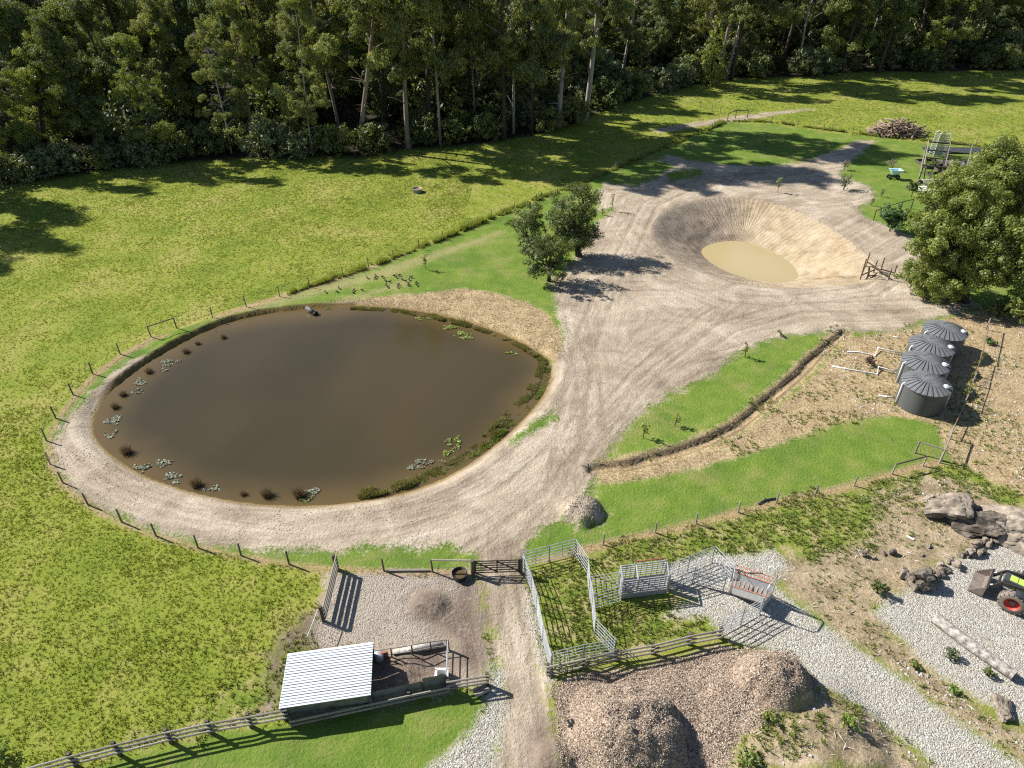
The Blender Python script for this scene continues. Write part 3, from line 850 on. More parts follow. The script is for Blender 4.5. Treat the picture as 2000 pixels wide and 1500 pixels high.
s = rng.uniform(.016, .036, len(Q))
V_, F_ = pebbles(Q, height(Q) + .01, s)
stuff('gravel_stones', V_, F_, M['pebble'], np.clip(rng.normal(.5, .25, len(Q)), 0, 1).repeat(6))
Q = sample((-1, 13), (19, 24), 110000); Q = Q[in_view(Q)]
za = zone_attrs(Q)
Q = Q[za['mulch'] + (fbm(Q[:, 0], Q[:, 1], 1.2, 2) - .5) > 0]
n = len(Q)
C = np.column_stack([Q, height(Q) + rng.uniform(.0, .05, n)])
V_, F_ = leaf_quads(C, unit(rng.normal(size=(n, 3)) + np.array([0, 0, 1.2])), rng.uniform(.022, .06, n), .4)
stuff('wood_chips', V_, F_, M['chip'], np.clip(rng.normal(.5, .25, n) + .5 * (fbm(Q[:, 0], Q[:, 1], 1.5, 2) - .5), 0, 1).repeat(4))
# clods on the bare earth and trampled yard
Q = np.vstack([sample((-34, 14), (40, 45), 30000), sample((-5, 45), (45, 82), 14000)])
Q = Q[in_view(Q)]
za = zone_attrs(Q)
hp = MD[0][0]; hd = np.hypot(Q[:, 0] - hp[0], Q[:, 1] - hp[1])
Q = Q[(np.maximum(za['dirt'], za['mud']) > .1) & (za['sp'] < -.1) & (fbm(Q[:, 0], Q[:, 1], 2.5, 3) > .56)]
h_ = rng.normal(0, .6, (600, 2)) + hp; Q = np.vstack([Q, h_])
M['clod'] = leaf_mat('earth_clod', (.14, .105, .08), (.36, .30, .235), 0, (.46, .40, .33))
V_, F_ = pebbles(Q, height(Q), rng.uniform(.018, .055, len(Q)))
stuff('earth_clods', V_, F_, M['clod'], np.clip(rng.normal(.55, .25, len(Q)), 0, 1).repeat(6))

Q = np.vstack([sample((24, 26), (44, 62), 5000), sample((7, 12), (24, 20), 2600)]); Q = Q[in_view(Q)]
za = zone_attrs(Q)
Q = Q[((np.maximum(za['scrub'], za['straw']) > .2) & (za['gravel'] < 0) & (fbm(Q[:, 0], Q[:, 1], 2.0, 3) > .52))]
V_, F_ = pebbles(Q, height(Q), rng.uniform(.03, .10, len(Q)))
stuff('scattered_stones', V_, F_, M['pebble'], np.clip(rng.normal(.5, .3, len(Q)), 0, 1).repeat(6))
Q = sample((5, 12), (40, 30), 2600); Q = Q[in_view(Q)]
za = zone_attrs(Q)
Q = Q[(za['scrub'] > .1) & (za['gravel'] < .1)]
n = len(Q)
C = np.column_stack([Q, height(Q) + .03])
V_, F_ = leaf_quads(C, unit(rng.normal(size=(n, 3)) * .3 + np.array([0, 0, 1])), rng.uniform(.06, .30, n), .09)
stuff('twig_litter', V_, F_, M['chip'], rng.uniform(.2, 1, n).repeat(4))

# ------------------------------------------------------------------ trees
def branch_path(a, b, sag=.15, n=5, r=random):
    a, b = Vector(a), Vector(b)
    mid = (a + b) / 2 + Vector((r.uniform(-1, 1), r.uniform(-1, 1), r.uniform(.2, 1))) * (b - a).length * sag
    out = []
    for i in range(n + 1):
        t = i / n
        out.append(a * (1 - t) ** 2 + mid * 2 * t * (1 - t) + b * t * t)
    return out

def crown_points(clusters, r, leaf, per, flat=.75, droop=0.0):
    """leaf clumps: every cluster breaks into puffs, every puff into leaves facing roughly outwards"""
    Cs, Ns, Ss, Ts = [], [], [], []
    for c, rad in clusters:
        npf = max(5, int(9 * (rad / 1.5) ** 1.6))
        d = unit(r.normal(size=(npf, 3)) + np.array([0, 0, .25]))
        pc = np.array(c) + d * rad * np.array([1, 1, flat]) * r.uniform(.45, 1.0, (npf, 1))
        pr = rad * r.uniform(.28, .5, npf)
        pt = r.uniform(-.18, .18, npf) + r.uniform(-.12, .12)
        for k in range(npf):
            n = int(per * (pr[k] / .6) ** 2) + 5
            e = unit(r.normal(size=(n, 3)))
            q = pc[k] + e * pr[k] * r.uniform(.5, 1.08, (n, 1)) * np.array([1, 1, .85])
            out = unit(q - np.array(c))
            nn = unit(e * .75 + out * .5 + r.normal(size=(n, 3)) * .45 + np.array([0, 0, .25]))
            Cs.append(q); Ns.append(nn); Ss.append(leaf * r.uniform(.65, 1.3, n))
            Ts.append(np.clip(.5 + pt[k] + r.normal(0, .13, n), 0, 1))
    C = np.vstack(Cs)
    V, F = leaf_quads(C, np.vstack(Ns), np.concatenate(Ss), .5, r)
    if droop: V[:, 2] -= droop * r.random(len(V))
    return V, F, np.concatenate(Ts).repeat(4)

def proto(kind, seed):
    """trunk and crown meshes of one tree, base at the origin"""
    r = np.random.default_rng(seed); rr = random.Random(seed)
    mb = MB(); cl = []
    if kind in ('euc', 'eucthin'):
        H = rr.uniform(27, 33); base = rr.uniform(.26, .38) if kind == 'euc' else rr.uniform(.15, .22)
        lx, ly = rr.uniform(-2, 2), rr.uniform(-1.5, 1.5)
        path = [Vector((lx * (t ** 1.5) + .35 * math.sin(t * 5 + seed), ly * t ** 1.5 + .3 * math.cos(t * 4 + seed), H * t)) for t in np.linspace(0, 1, 12)]
        mb.tube(path, [base * (1.25 if i == 0 else 1) * (1 - .8 * i / 11) for i in range(12)], 8)
        nlimb = 22 if kind == 'euc' else 16
        for i in range(nlimb):
            t = rr.uniform(.20, .98); a = i * 2.4 + rr.uniform(-.5, .5)
            ln = (1.25 - t) * rr.uniform(3.0, 6.0)
            k = min(10, int(t * 11)); p0 = path[k].lerp(path[k + 1], t * 11 - k)
            p1 = p0 + Vector((math.cos(a) * ln, math.sin(a) * ln, ln * rr.uniform(.3, .9)))
            bp = branch_path(p0, p1, .15)
            mb.tube(bp, [base * .30 * (1 - .75 * j / 5) for j in range(6)], 5)
            if rr.random() < .88:
                cl.append((p1, rr.uniform(1.2, 2.1)))
                cl.append((bp[3] + Vector((rr.uniform(-1, 1), rr.uniform(-1, 1), .6)), rr.uniform(.8, 1.4)))
                if rr.random() < .6: cl.append((p1 + Vector((rr.uniform(-1.8, 1.8), rr.uniform(-1.8, 1.8), rr.uniform(-1.4, 1))), rr.uniform(.8, 1.3)))
        for i in range(5):
            t = rr.uniform(.15, .5); a = rr.uniform(0, 6.28); k = int(t * 11); p0 = path[k]
            mb.tube(branch_path(p0, p0 + Vector((math.cos(a) * 2.2, math.sin(a) * 2.2, rr.uniform(0, 1.6))), .2), [.09, .08, .06, .05, .03, .015], 4)
        V, F, T = crown_points(cl, r, .15, 70, .8, .3)
    elif kind == 'dense':
        H = rr.uniform(17, 22)
        path = [Vector((1.0 * math.sin(t * 3 + seed) * t, .8 * math.cos(t * 2 + seed) * t, H * .9 * t)) for t in np.linspace(0, 1, 10)]
        mb.tube(path, [.34 * (1 - .85 * i / 9) for i in range(10)], 8)
        for i in range(30):
            t = rr.uniform(.20, 1.0); a = i * 2.4 + rr.uniform(-.4, .4)
            ln = (3.7 * math.sin(min(1, (1.08 - t) * 1.5) * 1.57)) * rr.uniform(.55, 1.05)
            k = min(8, int(t * 9)); p0 = path[k]
            p1 = Vector((p0.x + math.cos(a) * ln, p0.y + math.sin(a) * ln, H * t * rr.uniform(.93, 1.03)))
            mb.tube(branch_path(p0, p1, .12), [.12 * (1 - .8 * j / 5) for j in range(6)], 4)
            cl.append((p1, rr.uniform(1.1, 1.9)))
            cl.append((p0.lerp(p1, .5) + Vector((0, 0, .5)), rr.uniform(.9, 1.4)))
        V, F, T = crown_points(cl, r, .145, 68, .8, .1)
    elif kind == 'bush':
        for i in range(11):
            a = i * 2.4; d = 1.9 * math.sqrt(i / 11)
            p1 = Vector((math.cos(a) * d, math.sin(a) * d * .9, 2.0 * (1 - (d / 2.6) ** 2) + rr.uniform(-.1, .5)))
            mb.tube(branch_path((0, 0, 0), p1, .15), [.07, .06, .05, .04, .03, .015], 4)
            cl.append((p1, rr.uniform(.7, 1.1))); cl.append((p1 * .75 - Vector((0, 0, .5)), .8))
        V, F, T = crown_points(cl, r, .15, 44, .85)
    elif kind == 'cone':
        H = 12.0
        mb.tube([(0, 0, 0), (.1, 0, H * .5), (0, .1, H * .95)], [.22, .14, .03], 7)
        for i in range(26):
            t = .06 + .92 * i / 25; a = i * 2.4
            d = 2.1 * (1 - t) ** .65 * rr.uniform(.6, 1)
            p1 = Vector((math.cos(a) * d, math.sin(a) * d, H * t))
            mb.tube([(0, 0, H * t * .95), p1], [.05, .02], 4)
            cl.append((p1, .55 + 1.0 * (1 - t) ** .6))
        V, F, T = crown_points(cl, r, .20, 30, 1.1)
    o = mb.v, mb.f
    tm = bpy.data.meshes.new('trunk'); tm.from_pydata(mb.v, [], mb.f); tm.shade_smooth()
    return tm, (V, F, T)

PROTO = {}
def crown_mesh(key, mat):
    k = (key, mat)
    if k not in PROTO:
        kind, seed = key
        if key not in PROTO: PROTO[key] = proto(kind, seed)
        V, F, T = PROTO[key][1]
        PROTO[k] = np_mesh('crown', V, F, M[mat], {'tint': T})
    return PROTO[k]
def trunk_mesh(key, mat):
    k = (key, 'trunk', mat)
    if k not in PROTO:
        if key not in PROTO: PROTO[key] = proto(*key)
        me = PROTO[key][0].copy(); me.name = 'trunk'; me.materials.append(M[mat]); PROTO[k] = me
    return PROTO[k]

def tree(name, label, loc, key, leaf, bark, scale=1.0, rz=None, group=None, cat='tree', tilt=(0, 0), sxy=1.0):
    t = thing(name, label, cat, loc, group)
    t.rotation_euler = (tilt[0], tilt[1], random.uniform(0, 6.28) if rz is None else rz)
    t.scale = (scale * sxy, scale * sxy, scale)
    put('trunk' if name != 'bush' else 'stem', trunk_mesh(key, bark), t)
    put('crown' if name != 'bush' else 'foliage', crown_mesh(key, leaf), t)
    return t

def edge_y(x):
    return np.interp(x, FE[:, 0], FE[:, 1])
EUC = [('euc', s) for s in (1, 2, 3, 4, 5)]
THIN = [('eucthin', s) for s in (11, 12, 13)]
DEN = [('dense', s) for s in (21, 22, 23)]
BSH = [('bush', s) for s in (31, 32, 33)]

def TP(px, py):
    p = g(px, py); return Vector((p[0], p[1], gz(p)))

# trees along the forest edge that can be told apart
FRONT = [
 ('wattle_tree', 'tall olive green tree leaning left at the far left end of the forest edge', (96,318), DEN[0], 'leaf_wat', 'bark_d', .80, (0, -.14)),
 ('wattle_tree', 'yellow green tree lit on its left side, second from the left at the forest edge', (40,325), DEN[2], 'leaf_wat', 'bark_d', .82, (0, -.05)),
 ('blackwood_tree', 'dark green tree with a leaning black trunk right of the leftmost pale wattle', (208,318), DEN[1], 'leaf_oak', 'bark_d', .78, (0, -.16)),
 ('blackwood_tree', 'round topped dark tree standing behind the paddock between two grey bushes', (312,316), DEN[2], 'leaf_wat', 'bark_d', .72, (0, -.05)),
 ('eucalyptus_tree', 'slender pale trunked gum just left of the twin white trunks', (452,300), THIN[0], 'leaf_euc', 'bark_p', .55, (0, -.06)),
 ('eucalyptus_tree', 'gum with twin bright trunk rising behind the large grey bush', (500,292), EUC[0], 'leaf_euc_y', 'bark_r', .66, (0, -.04)),
 ('eucalyptus_tree', 'thin white gum stem directly right of the large grey bush', (614,303), THIN[1], 'leaf_euc', 'bark_p', .66, (0, -.05)),
 ('eucalyptus_tree', 'big gum with strongly left leaning brown trunk left of centre', (706,292), EUC[1], 'leaf_euc', 'bark_r', 1.0, (0, -.15)),
 ('eucalyptus_tree', 'large forked gum with the thickest pale trunk above the concrete trough', (802,290), EUC[2], 'leaf_euc_y', 'bark_r', 1.12, (0, -.02)),
 ('eucalyptus_tree', 'straight slim gum right of the forked gum above the trough', (856,284), THIN[2], 'leaf_euc', 'bark_p', 1.05, (0, -.02)),
 ('eucalyptus_tree', 'tall gum with a fire blackened foot left of centre of the forest edge', (979,274), EUC[3], 'leaf_euc', 'bark_d', 1.18, (0, 0)),
 ('eucalyptus_tree', 'tall bare white gum stem beside the fire blackened gum', (1000,262), THIN[0], 'leaf_euc_y', 'bark_p', 1.15, (0, 0)),
 ('eucalyptus_tree', 'dark trunked gum on the edge right of the bare white stem', (1034,266), THIN[1], 'leaf_euc', 'bark_d', 1.1, (0, .02)),
 ('eucalyptus_tree', 'bright reddish trunked gum standing forward of the forest near the centre', (1096,248), EUC[4], 'leaf_euc', 'bark_p', 1.15, (0, .01)),
 ('eucalyptus_tree', 'tall pale gum with broken lower limb right of the reddish trunk', (1143,236), EUC[0], 'leaf_euc', 'bark_p', 1.2, (0, .02)),
 ('conifer_tree', 'narrow dark green cone shaped tree beside the pale grey bush', (1385,166), ('cone', 41), 'leaf_wat', 'bark_d', .95, (0, 0)),
 ('eucalyptus_tree', 'upright gum with smooth dark trunk just right of the cone shaped tree', (1404,158), EUC[1], 'leaf_euc', 'bark_r', 1.1, (0, .01)),
 ('eucalyptus_tree', 'right leaning pale gum behind the cone shaped tree', (1416,154), THIN[2], 'leaf_euc', 'bark_p', 1.2, (0, .06)),
 ('eucalyptus_tree', 'massive right leaning black trunked gum above the far field gate', (1426,156), EUC[2], 'leaf_euc', 'bark_d', 1.15, (0, .11)),
 ('eucalyptus_tree', 'slim gum with white upper trunk between the black gum and the bright round tree', (1556,146), THIN[0], 'leaf_euc', 'bark_p', 1.1, (0, .02)),
 ('wattle_tree', 'broad bright green tree rising from the top of the far field', (1645,142), DEN[0], 'leaf_wat', 'bark_d', 1.15, (0, .02)),
 ('blackwood_tree', 'dark rounded tree right of the broad bright green tree', (1715,142), DEN[1], 'leaf_oak', 'bark_d', 1.05, (0, 0)),
 ('eucalyptus_tree', 'gum with salmon coloured leaning trunk catching the sun', (1786,118), EUC[3], 'leaf_euc_y', 'bark_r', 1.0, (0, .12)),
 ('wattle_tree', 'spreading green tree with lit left side at the upper right of the forest', (1835,138), DEN[2], 'leaf_wat', 'bark_d', 1.2, (0, .03)),
 ('eucalyptus_tree', 'pale right leaning gum, first of the pair near the right end of the forest', (1893,112), THIN[1], 'leaf_euc', 'bark_p', 1.1, (0, .12)),
 ('eucalyptus_tree', 'thicker dark gum beside the pale leaning pair at the right end', (1912,110), EUC[4], 'leaf_euc', 'bark_r', 1.05, (0, .09)),
 ('eucalyptus_tree', 'rightmost pale gum leaning right above the last bush', (1968,90), THIN[2], 'leaf_euc_y', 'bark_p', 1.15, (0, .14)),
]
placed = []
for nm, lab, px, key, leaf, bark, sc, tl in FRONT:
    p = TP(*px)
    tree(nm, lab, p, key, leaf, bark, sc, tilt=tl, group='trees along the forest edge')
    placed.append((p.x, p.y))

# bushes along the forest edge
BUSH = [
 ('silvery grey bush at the far left of the forest edge, largest of its clump', (125,340), 1.5, 'leaf_grey'),
 ('grey green bush tucked left of the largest silvery bush', (70,352), 1.25, 'leaf_grey'),
 ('dark bush in the shade at the left frame edge', (10,358), 1.4, 'leaf_oak'),
 ('small yellow green bush under the leaning black trunk', (205,330), .9, 'leaf_wat'),
 ('dull brownish bush in deep shade left of the grey bush', (290,322), 1.2, 'leaf_grey'),
 ('wide grey bush spilling out of the forest below the twin white trunks', (525,306), 1.75, 'leaf_grey'),
 ('grey green bush on the right shoulder of the wide grey bush', (585,308), 1.2, 'leaf_grey'),
 ('dark green bush behind the slim white stem', (655,300), 1.5, 'leaf_oak'),
 ('low dark bush at the foot of the left leaning gum', (735,296), 1.35, 'leaf_oak'),
 ('dark fern like bush right of the forked gum', (880,280), 1.25, 'leaf_oak'),
 ('bright green young shrub glowing in the dark gap of the forest', (905,258), 1.2, 'leaf_wat'),
 ('dark green bush left of the fire blackened gum', (948,272), 1.3, 'leaf_oak'),
 ('light green bush between the dark gum and the reddish trunk', (1070,256), 1.3, 'leaf_euc'),
 ('olive bush right of the reddish trunked gum', (1120,242), 1.3, 'leaf_euc'),
 ('broad dark bush at the bend of the forest edge', (1185,212), 1.7, 'leaf_oak'),
 ('tall dark bush left of the pale silvery bush', (1235,192), 1.7, 'leaf_oak'),
 ('pale silvery bush with bright top at the bend of the forest', (1290,180), 1.6, 'leaf_grey'),
 ('second pale bush joined to the right of the silvery bush', (1330,170), 1.35, 'leaf_grey'),
 ('dark bush right of the massive black gum', (1475,150), 1.7, 'leaf_oak'),
 ('wide dark bush with pale top left of the bright green tree', (1575,148), 1.8, 'leaf_grey'),
 ('dark bush in shade below the bright green tree', (1610,144), 1.4, 'leaf_oak'),
 ('olive bush right of the dark rounded tree', (1755,122), 1.5, 'leaf_wat'),
 ('dark bush below the spreading tree at upper right', (1805,140), 1.5, 'leaf_oak'),
 ('rounded grey green bush near the right end of the forest', (1960,136), 1.6, 'leaf_euc'),
 ('silvery bush at the right frame edge', (1998,122), 1.5, 'leaf_grey'),
]
for i, (lab, px, sc, leaf) in enumerate(BUSH):
    tree('bush', lab, TP(*px), BSH[i % 3], leaf, 'bark_d', sc, group='bushes along the forest edge', cat='bush')
for i in range(190):
    px = random.uniform(-250, 2250) if i < 120 else random.uniform(1050, 2200)
    x = g(px, np.interp(px, [a for a, b in FOREST_EDGE], [b for a, b in FOREST_EDGE]))[0]
    y = edge_y(x) + random.uniform(1.5, 9) if i < 60 else edge_y(x) + random.uniform(7, 50)
    tree('bush', 'dark undergrowth bush in the shade between the forest trunks', (x, y, 0), BSH[i % 3], random.choice(['leaf_oak', 'leaf_dark', 'leaf_euc', 'leaf_grey']), 'bark_d', random.uniform(1.0, 1.7) * (1 if i < 60 else 1.7), group='undergrowth inside the forest', cat='bush')

for x, y, k, sc in ((-67, 83, 0, 1.0), (-72, 79, 1, 1.05), (-77, 75, 2, 1.1)):
    tree('wattle_tree', 'tall dark olive tree at the left frame edge shading the paddock corner', (x, y, 0), DEN[k], 'leaf_oak', 'bark_d', sc, group='trees at the left frame edge')
# the body of the forest behind them
SHORT = ['leftmost leaning olive tree','leftmost yellow green tree','black leaning trunk','round topped tree','slender pale gum','twin trunked gum','thin white stem','left leaning gum','forked gum','slim gum right of the forked one','fire blackened gum','tall bare white stem','dark gum near the centre','reddish trunked gum','gum with broken limb','cone shaped tree','smooth dark gum','right leaning pale gum','massive black gum','slim white topped gum','broad bright green tree','dark rounded tree','salmon trunked gum','spreading upper right tree','first pale leaning gum at right','thick dark gum at right','rightmost pale gum']
FP = [TP(*f[2]) for f in FRONT]
BK = {'bark_p': 'pale', 'bark_r': 'reddish', 'bark_d': 'dark'}
LF = {'leaf_euc': 'green', 'leaf_euc_y': 'olive', 'leaf_dark': 'dark', 'leaf_oak': 'deep green', 'leaf_wat': 'bright green'}
seen = set()
def near_label(kind, x, y, bark, leaf):
    i = min(range(len(FP)), key=lambda k: abs(FP[k].x / FP[k].y - x / y) * 60 + abs(FP[k].y - y) * .05)
    side = 'left of' if x / y < FP[i].x / FP[i].y else 'right of'
    s = f"{BK[bark]} trunked {LF[leaf]} {kind} behind and {side} the {SHORT[i]}"
    if s in seen or len(s.split()) > 16: return None
    seen.add(s); return s
for i in range(46):
    px = random.uniform(950, 2150) if i < 34 else random.uniform(-100, 950)
    x = g(px, np.interp(px, [a for a, b in FOREST_EDGE], [b for a, b in FOREST_EDGE]))[0]
    y = edge_y(x) + random.uniform(6, 34)
    if any((x - a) ** 2 + (y - b) ** 2 < 4 for a, b in placed): continue
    placed.append((x, y)); lf = random.choice(['leaf_dark', 'leaf_oak', 'leaf_euc', 'leaf_wat'])
    tree('understorey_tree', 'half grown leafy tree filling the gaps between forest trunks', (x, y, 0), random.choice(DEN), lf, 'bark_d', random.uniform(.45, .68), group='half grown trees inside the forest')
cnt = 0
for row, (d0, d1, n) in enumerate([(5, 11, 24), (11, 19, 32), (19, 29, 36), (29, 44, 42), (44, 66, 46), (66, 97, 48)]):
    for i in range(n):
        px = -330 + (2660) * (i + random.uniform(.05, .95)) / n
        x = g(px, np.interp(px, [a for a, b in FOREST_EDGE], [b for a, b in FOREST_EDGE]))[0] * (1 + d0 / 110)
        y = edge_y(x) + random.uniform(d0, d1) + (7 if px < 820 else 0)
        if any((x - a) ** 2 + (y - b) ** 2 < 5 for a, b in placed): continue
        placed.append((x, y))
        k = random.random()
        if px < 420 and k < .6 or k < .38:
            lf = random.choice(['leaf_dark', 'leaf_oak', 'leaf_euc_y', 'leaf_wat'])
            tree('blackwood_tree', (row < 3 and near_label('leafy tree', x, y, 'bark_d', lf)) or 'dense dark leafy tree deep inside the forest', (x, y, 0), random.choice(DEN), lf, 'bark_d', random.uniform(.7, 1.1) * (.8 if row == 0 else 1), group='leafy trees inside the forest')
        else:
            lf = random.choice(['leaf_euc', 'leaf_euc', 'leaf_euc_y', 'leaf_dark']); bk = random.choice(['bark_p', 'bark_r', 'bark_d'])
            tree('eucalyptus_tree', (row < 3 and near_label('gum', x, y, bk, lf)) or 'tall gum with long bare trunk deep inside the forest', (x, y, 0), random.choice(EUC + THIN), lf, bk, random.uniform(.7, 1.1) * (.8 if row == 0 and px < 700 else 1), tilt=(random.uniform(-.03, .03), random.uniform(-.05, .06)), group='gum trees inside the forest')
        cnt += 1

def own_tree(name, label, base, limbs, rad, trunk_r, leaf, bark, leafsize, per, cat='tree', group=None, seed=0, extra=2, flat=.8):
    """a single tree built limb by limb: limbs = crown lump centres (world), rad = lump radius"""
    r = np.random.default_rng(seed); rr = random.Random(seed)
    base = Vector(base)
    t = thing(name, label, cat, base, group)
    mb = MB(); cl = []
    top = sum((Vector(l) for l in limbs), Vector()) / len(limbs)
    fork = base.lerp(Vector((top.x, top.y, top.z)), .38)
    mb.tube([base - Vector((0, 0, .1)), base.lerp(fork, .5) + Vector((rr.uniform(-.1, .1), 0, 0)), fork], [trunk_r * 1.25, trunk_r, trunk_r * .85], 9)
    for i, l in enumerate(limbs):
        l = Vector(l); rd = rad[i] if isinstance(rad, (list, tuple)) else rad
        bp = branch_path(fork, l, .12)
        mb.tube(bp, [trunk_r * .55 * (1 - .8 * j / 5) for j in range(6)], 6)
        cl.append((l, rd))
        for k in range(extra):
            q = l + Vector((rr.uniform(-1, 1), rr.uniform(-1, 1), rr.uniform(-.6, .6))) * rd * 1.1
            mb.tube(branch_path(bp[3], q, .12), [trunk_r * .22 * (1 - .8 * j / 5) for j in range(6)], 5)
            cl.append((q, rd * rr.uniform(.5, .8)))
    mb.build('trunk', M[bark], t, True)
    V, F, T = crown_points(cl, r, leafsize, per, flat)
    me = np_mesh('crown', V - np.array(base), F, M[leaf], {'tint': T})
    put('crown', me, t)
    return t

def lobes(spec):
    return [at_depth(px, py, D) for px, py, D in spec]

# oak group on the lawn
own_tree('oak_tree', 'dark green tree with short trunk, nearest of the three on the lawn edge', G(1072, 549),
         lobes([(1042,508,59.5),(1066,490,59),(1095,510,59.8),(1055,528,58.8),(1085,526,59.2),(1078,472,60.2),(1100,485,60.5),(1070,510,58.6),(1048,485,60)]), 1.1, .17, 'leaf_oak', 'bark_d', .09, 170, seed=101, group='trees on the lawn edge')
own_tree('oak_tree', 'tallest dark green tree with thick pale trunk right of the three on the lawn edge', G(1131, 500),
         lobes([(1085,428,64.5),(1110,405,65.2),(1138,420,65.8),(1152,455,65.3),(1112,455,64.2),(1090,465,64.0),(1130,470,64.4),(1143,390,66.2),(1138,376,66.5),(1128,440,66),(1158,470,65),(1100,440,66),(1115,480,64),(1095,410,65),(1120,430,64.2)]), 1.35, .30, 'leaf_oak', 'bark_d', .085, 150, seed=102, group='trees on the lawn edge')
own_tree('oak_tree', 'slim dark green tree at the left of the three on the lawn edge', G(1040, 506),
         lobes([(1012,428,64.5),(1035,415,65),(1050,430,64.8),(1020,455,64.2),(1042,462,64.0),(1030,478,64),(1052,412,65.5),(1045,485,63.6),(1025,440,64),(1040,440,65.5)]), 1.05, .16, 'leaf_oak', 'bark_d', .085, 150, seed=103, group='trees on the lawn edge')
# big wattles on the right
own_tree('wattle_tree', 'largest olive green tree with leaning fissured trunk left of the water tanks', G(1884, 590),
         lobes([(1825,395,58),(1848,368,59),(1880,352,60),(1812,445,57),(1845,430,56.5),(1880,400,57.5),(1915,375,59),(1798,490,56.5),(1830,475,55.5),(1880,455,56),(1925,420,57),(1850,515,55.5),(1905,490,55.5),(1815,512,57),(1870,535,55),(1920,520,55),(1800,540,57.5),(1835,545,57),(1860,350,61),(1905,340,61),(1870,490,58),(1900,440,58),(1850,405,58.5),(1825,470,58),(1930,460,57),(1895,550,54.5),(1848,558,55.5),(1815,565,56.5)]), 1.45, .36, 'leaf_wat', 'bark_d', .105, 150, seed=104, group='big trees at the right', extra=3)
own_tree('wattle_tree', 'tall olive tree behind the largest one, at the right frame edge', G(1985, 520),
         lobes([(1930,318,66),(1955,300,67),(1990,312,67),(1945,345,65),(1985,355,65),(2030,340,66),(1960,395,64),(2005,400,64),(2050,400,65),(1985,440,63),(1935,375,64),(1975,330,65),(2020,370,65),(1950,420,64.5),(2020,440,64)]), 1.65, .34, 'leaf_wat', 'bark_d', .11, 140, seed=105, group='big trees at the right', extra=3)
own_tree('wattle_tree', 'low spreading olive tree nearest the frame edge above the tanks', G(2010, 575),
         lobes([(1950,470,55),(1975,500,54.5),(2010,455,55.5),(2000,515,54),(2040,490,54),(1960,530,54.5),(1985,545,53.6)]), 1.5, .25, 'leaf_wat', 'bark_d', .105, 140, seed=106, group='big trees at the right', extra=3)
def shrub(name, label, px, py, h, w, leaf, leafsize=.11, per=60, cat='shrub', seed=0, n=7, trunk=.04, group=None):
    rr = random.Random(seed); b = G(px, py)
    L_ = []
    for i in range(n):
        a = i * 2.4; d = w / 2 * .62 * math.sqrt((i + .3) / n)
        L_.append(b + Vector((math.cos(a) * d, math.sin(a) * d, h * rr.uniform(.35, .8))))
    return own_tree(name, label, b, L_, min(w, h) * .26, trunk, leaf, 'bark_d', leafsize, per, cat, group, seed, 2, .9)
shrub('shrub', 'bright green dense bush beside the black rail fence and crater', 1738, 452, 2.9, 2.7, 'leaf_bush', .10, 150, 'bush', 201, 15)
shrub('shrub', 'small dark green shrub left of the white hoops', 1779, 385, 2.0, 1.5, 'leaf_oak', .10, 130, 'bush', 202, 9)
shrub('shrub', 'round green shrub at the right frame edge above the tanks', 1985, 634, 2.4, 3.0, 'leaf_wat', .10, 140, 'bush', 203, 14)
shrub('shrub', 'green shrub left of the round shrub in the tree shade', 1948, 620, 1.6, 2.3, 'leaf_oak', .10, 130, 'bush', 204, 11)
shrub('shrub', 'low weedy shrub at the foot of the largest olive tree', 1868, 582, .9, 2.2, 'leaf_wat', .10, 50, 'bush', 205, 7)
shrub('plum_shrub', 'small dark red shrub between the two white ground pipes', 1697, 714, .75, 1.0, 'leaf_red', .06, 60, 'shrub', 206)
shrub('young_conifer', 'small dark green seedling on the gravel edge left of the rock wall', 1712, 1158, .9, .75, 'leaf_oak', .07, 60, 'shrub', 207)
shrub('fruit_tree', 'small grey leaved fruit tree in a round bare earth bed', 1648, 371, 1.9, 1.9, 'leaf_grey', .09, 14, 'tree', 208, 7, .07)
shrub('fruit_tree', 'pinkish bare young tree behind the pale blue spreader', 1742, 332, 1.6, 1.9, 'leaf_pink', .06, 24, 'tree', 209)
shrub('fruit_tree', 'thin reddish young tree at the lawn corner', 1649, 332, 1.5, 1.0, 'leaf_pink', .06, 22, 'tree', 210)
shrub('shrub', 'pale green weed on the gravel left of the bleached log', 1855, 1285, .5, .9, 'leaf_grey', .05, 60, 'plant', 211)
shrub('shrub', 'small dark weed close to the near end of the bleached log', 1927, 1318, .45, .55, 'leaf_oak', .05, 60, 'plant', 212)
shrub('shrub', 'bright green weed between the gravel drive and the pointed rock', 1862, 1352, .4, .6, 'leaf_lime', .05, 60, 'plant', 213)
shrub('shrub', 'green weed beside the drive left of the bright one', 1785, 1302, .35, .55, 'leaf_wat', .05, 60, 'plant', 214)
shrub('shrub', 'leafy green weed in the shade beyond the tanks', 1932, 672, .6, 1.1, 'leaf_bush', .07, 60, 'plant', 215)
shrub('shrub', 'lush clump of green weed on the old garden mound', 1655, 1420, .6, 1.1, 'leaf_lime', .05, 60, 'plant', 216)
shrub('shrub', 'yellow green grass clump at the bottom edge right of the woodchip', 1462, 1490, .6, 1.3, 'leaf_lime', .06, 60, 'plant', 217)
shrub('shrub', 'green clump at the left edge of the garden mound', 1500, 1405, .5, .9, 'leaf_wat', .05, 60, 'plant', 218)
shrub('shrub', 'small yellow bush in the bottom left corner of the paddock', 8, 1482, .7, 1.0, 'leaf_lime', .06, 60, 'plant', 219)
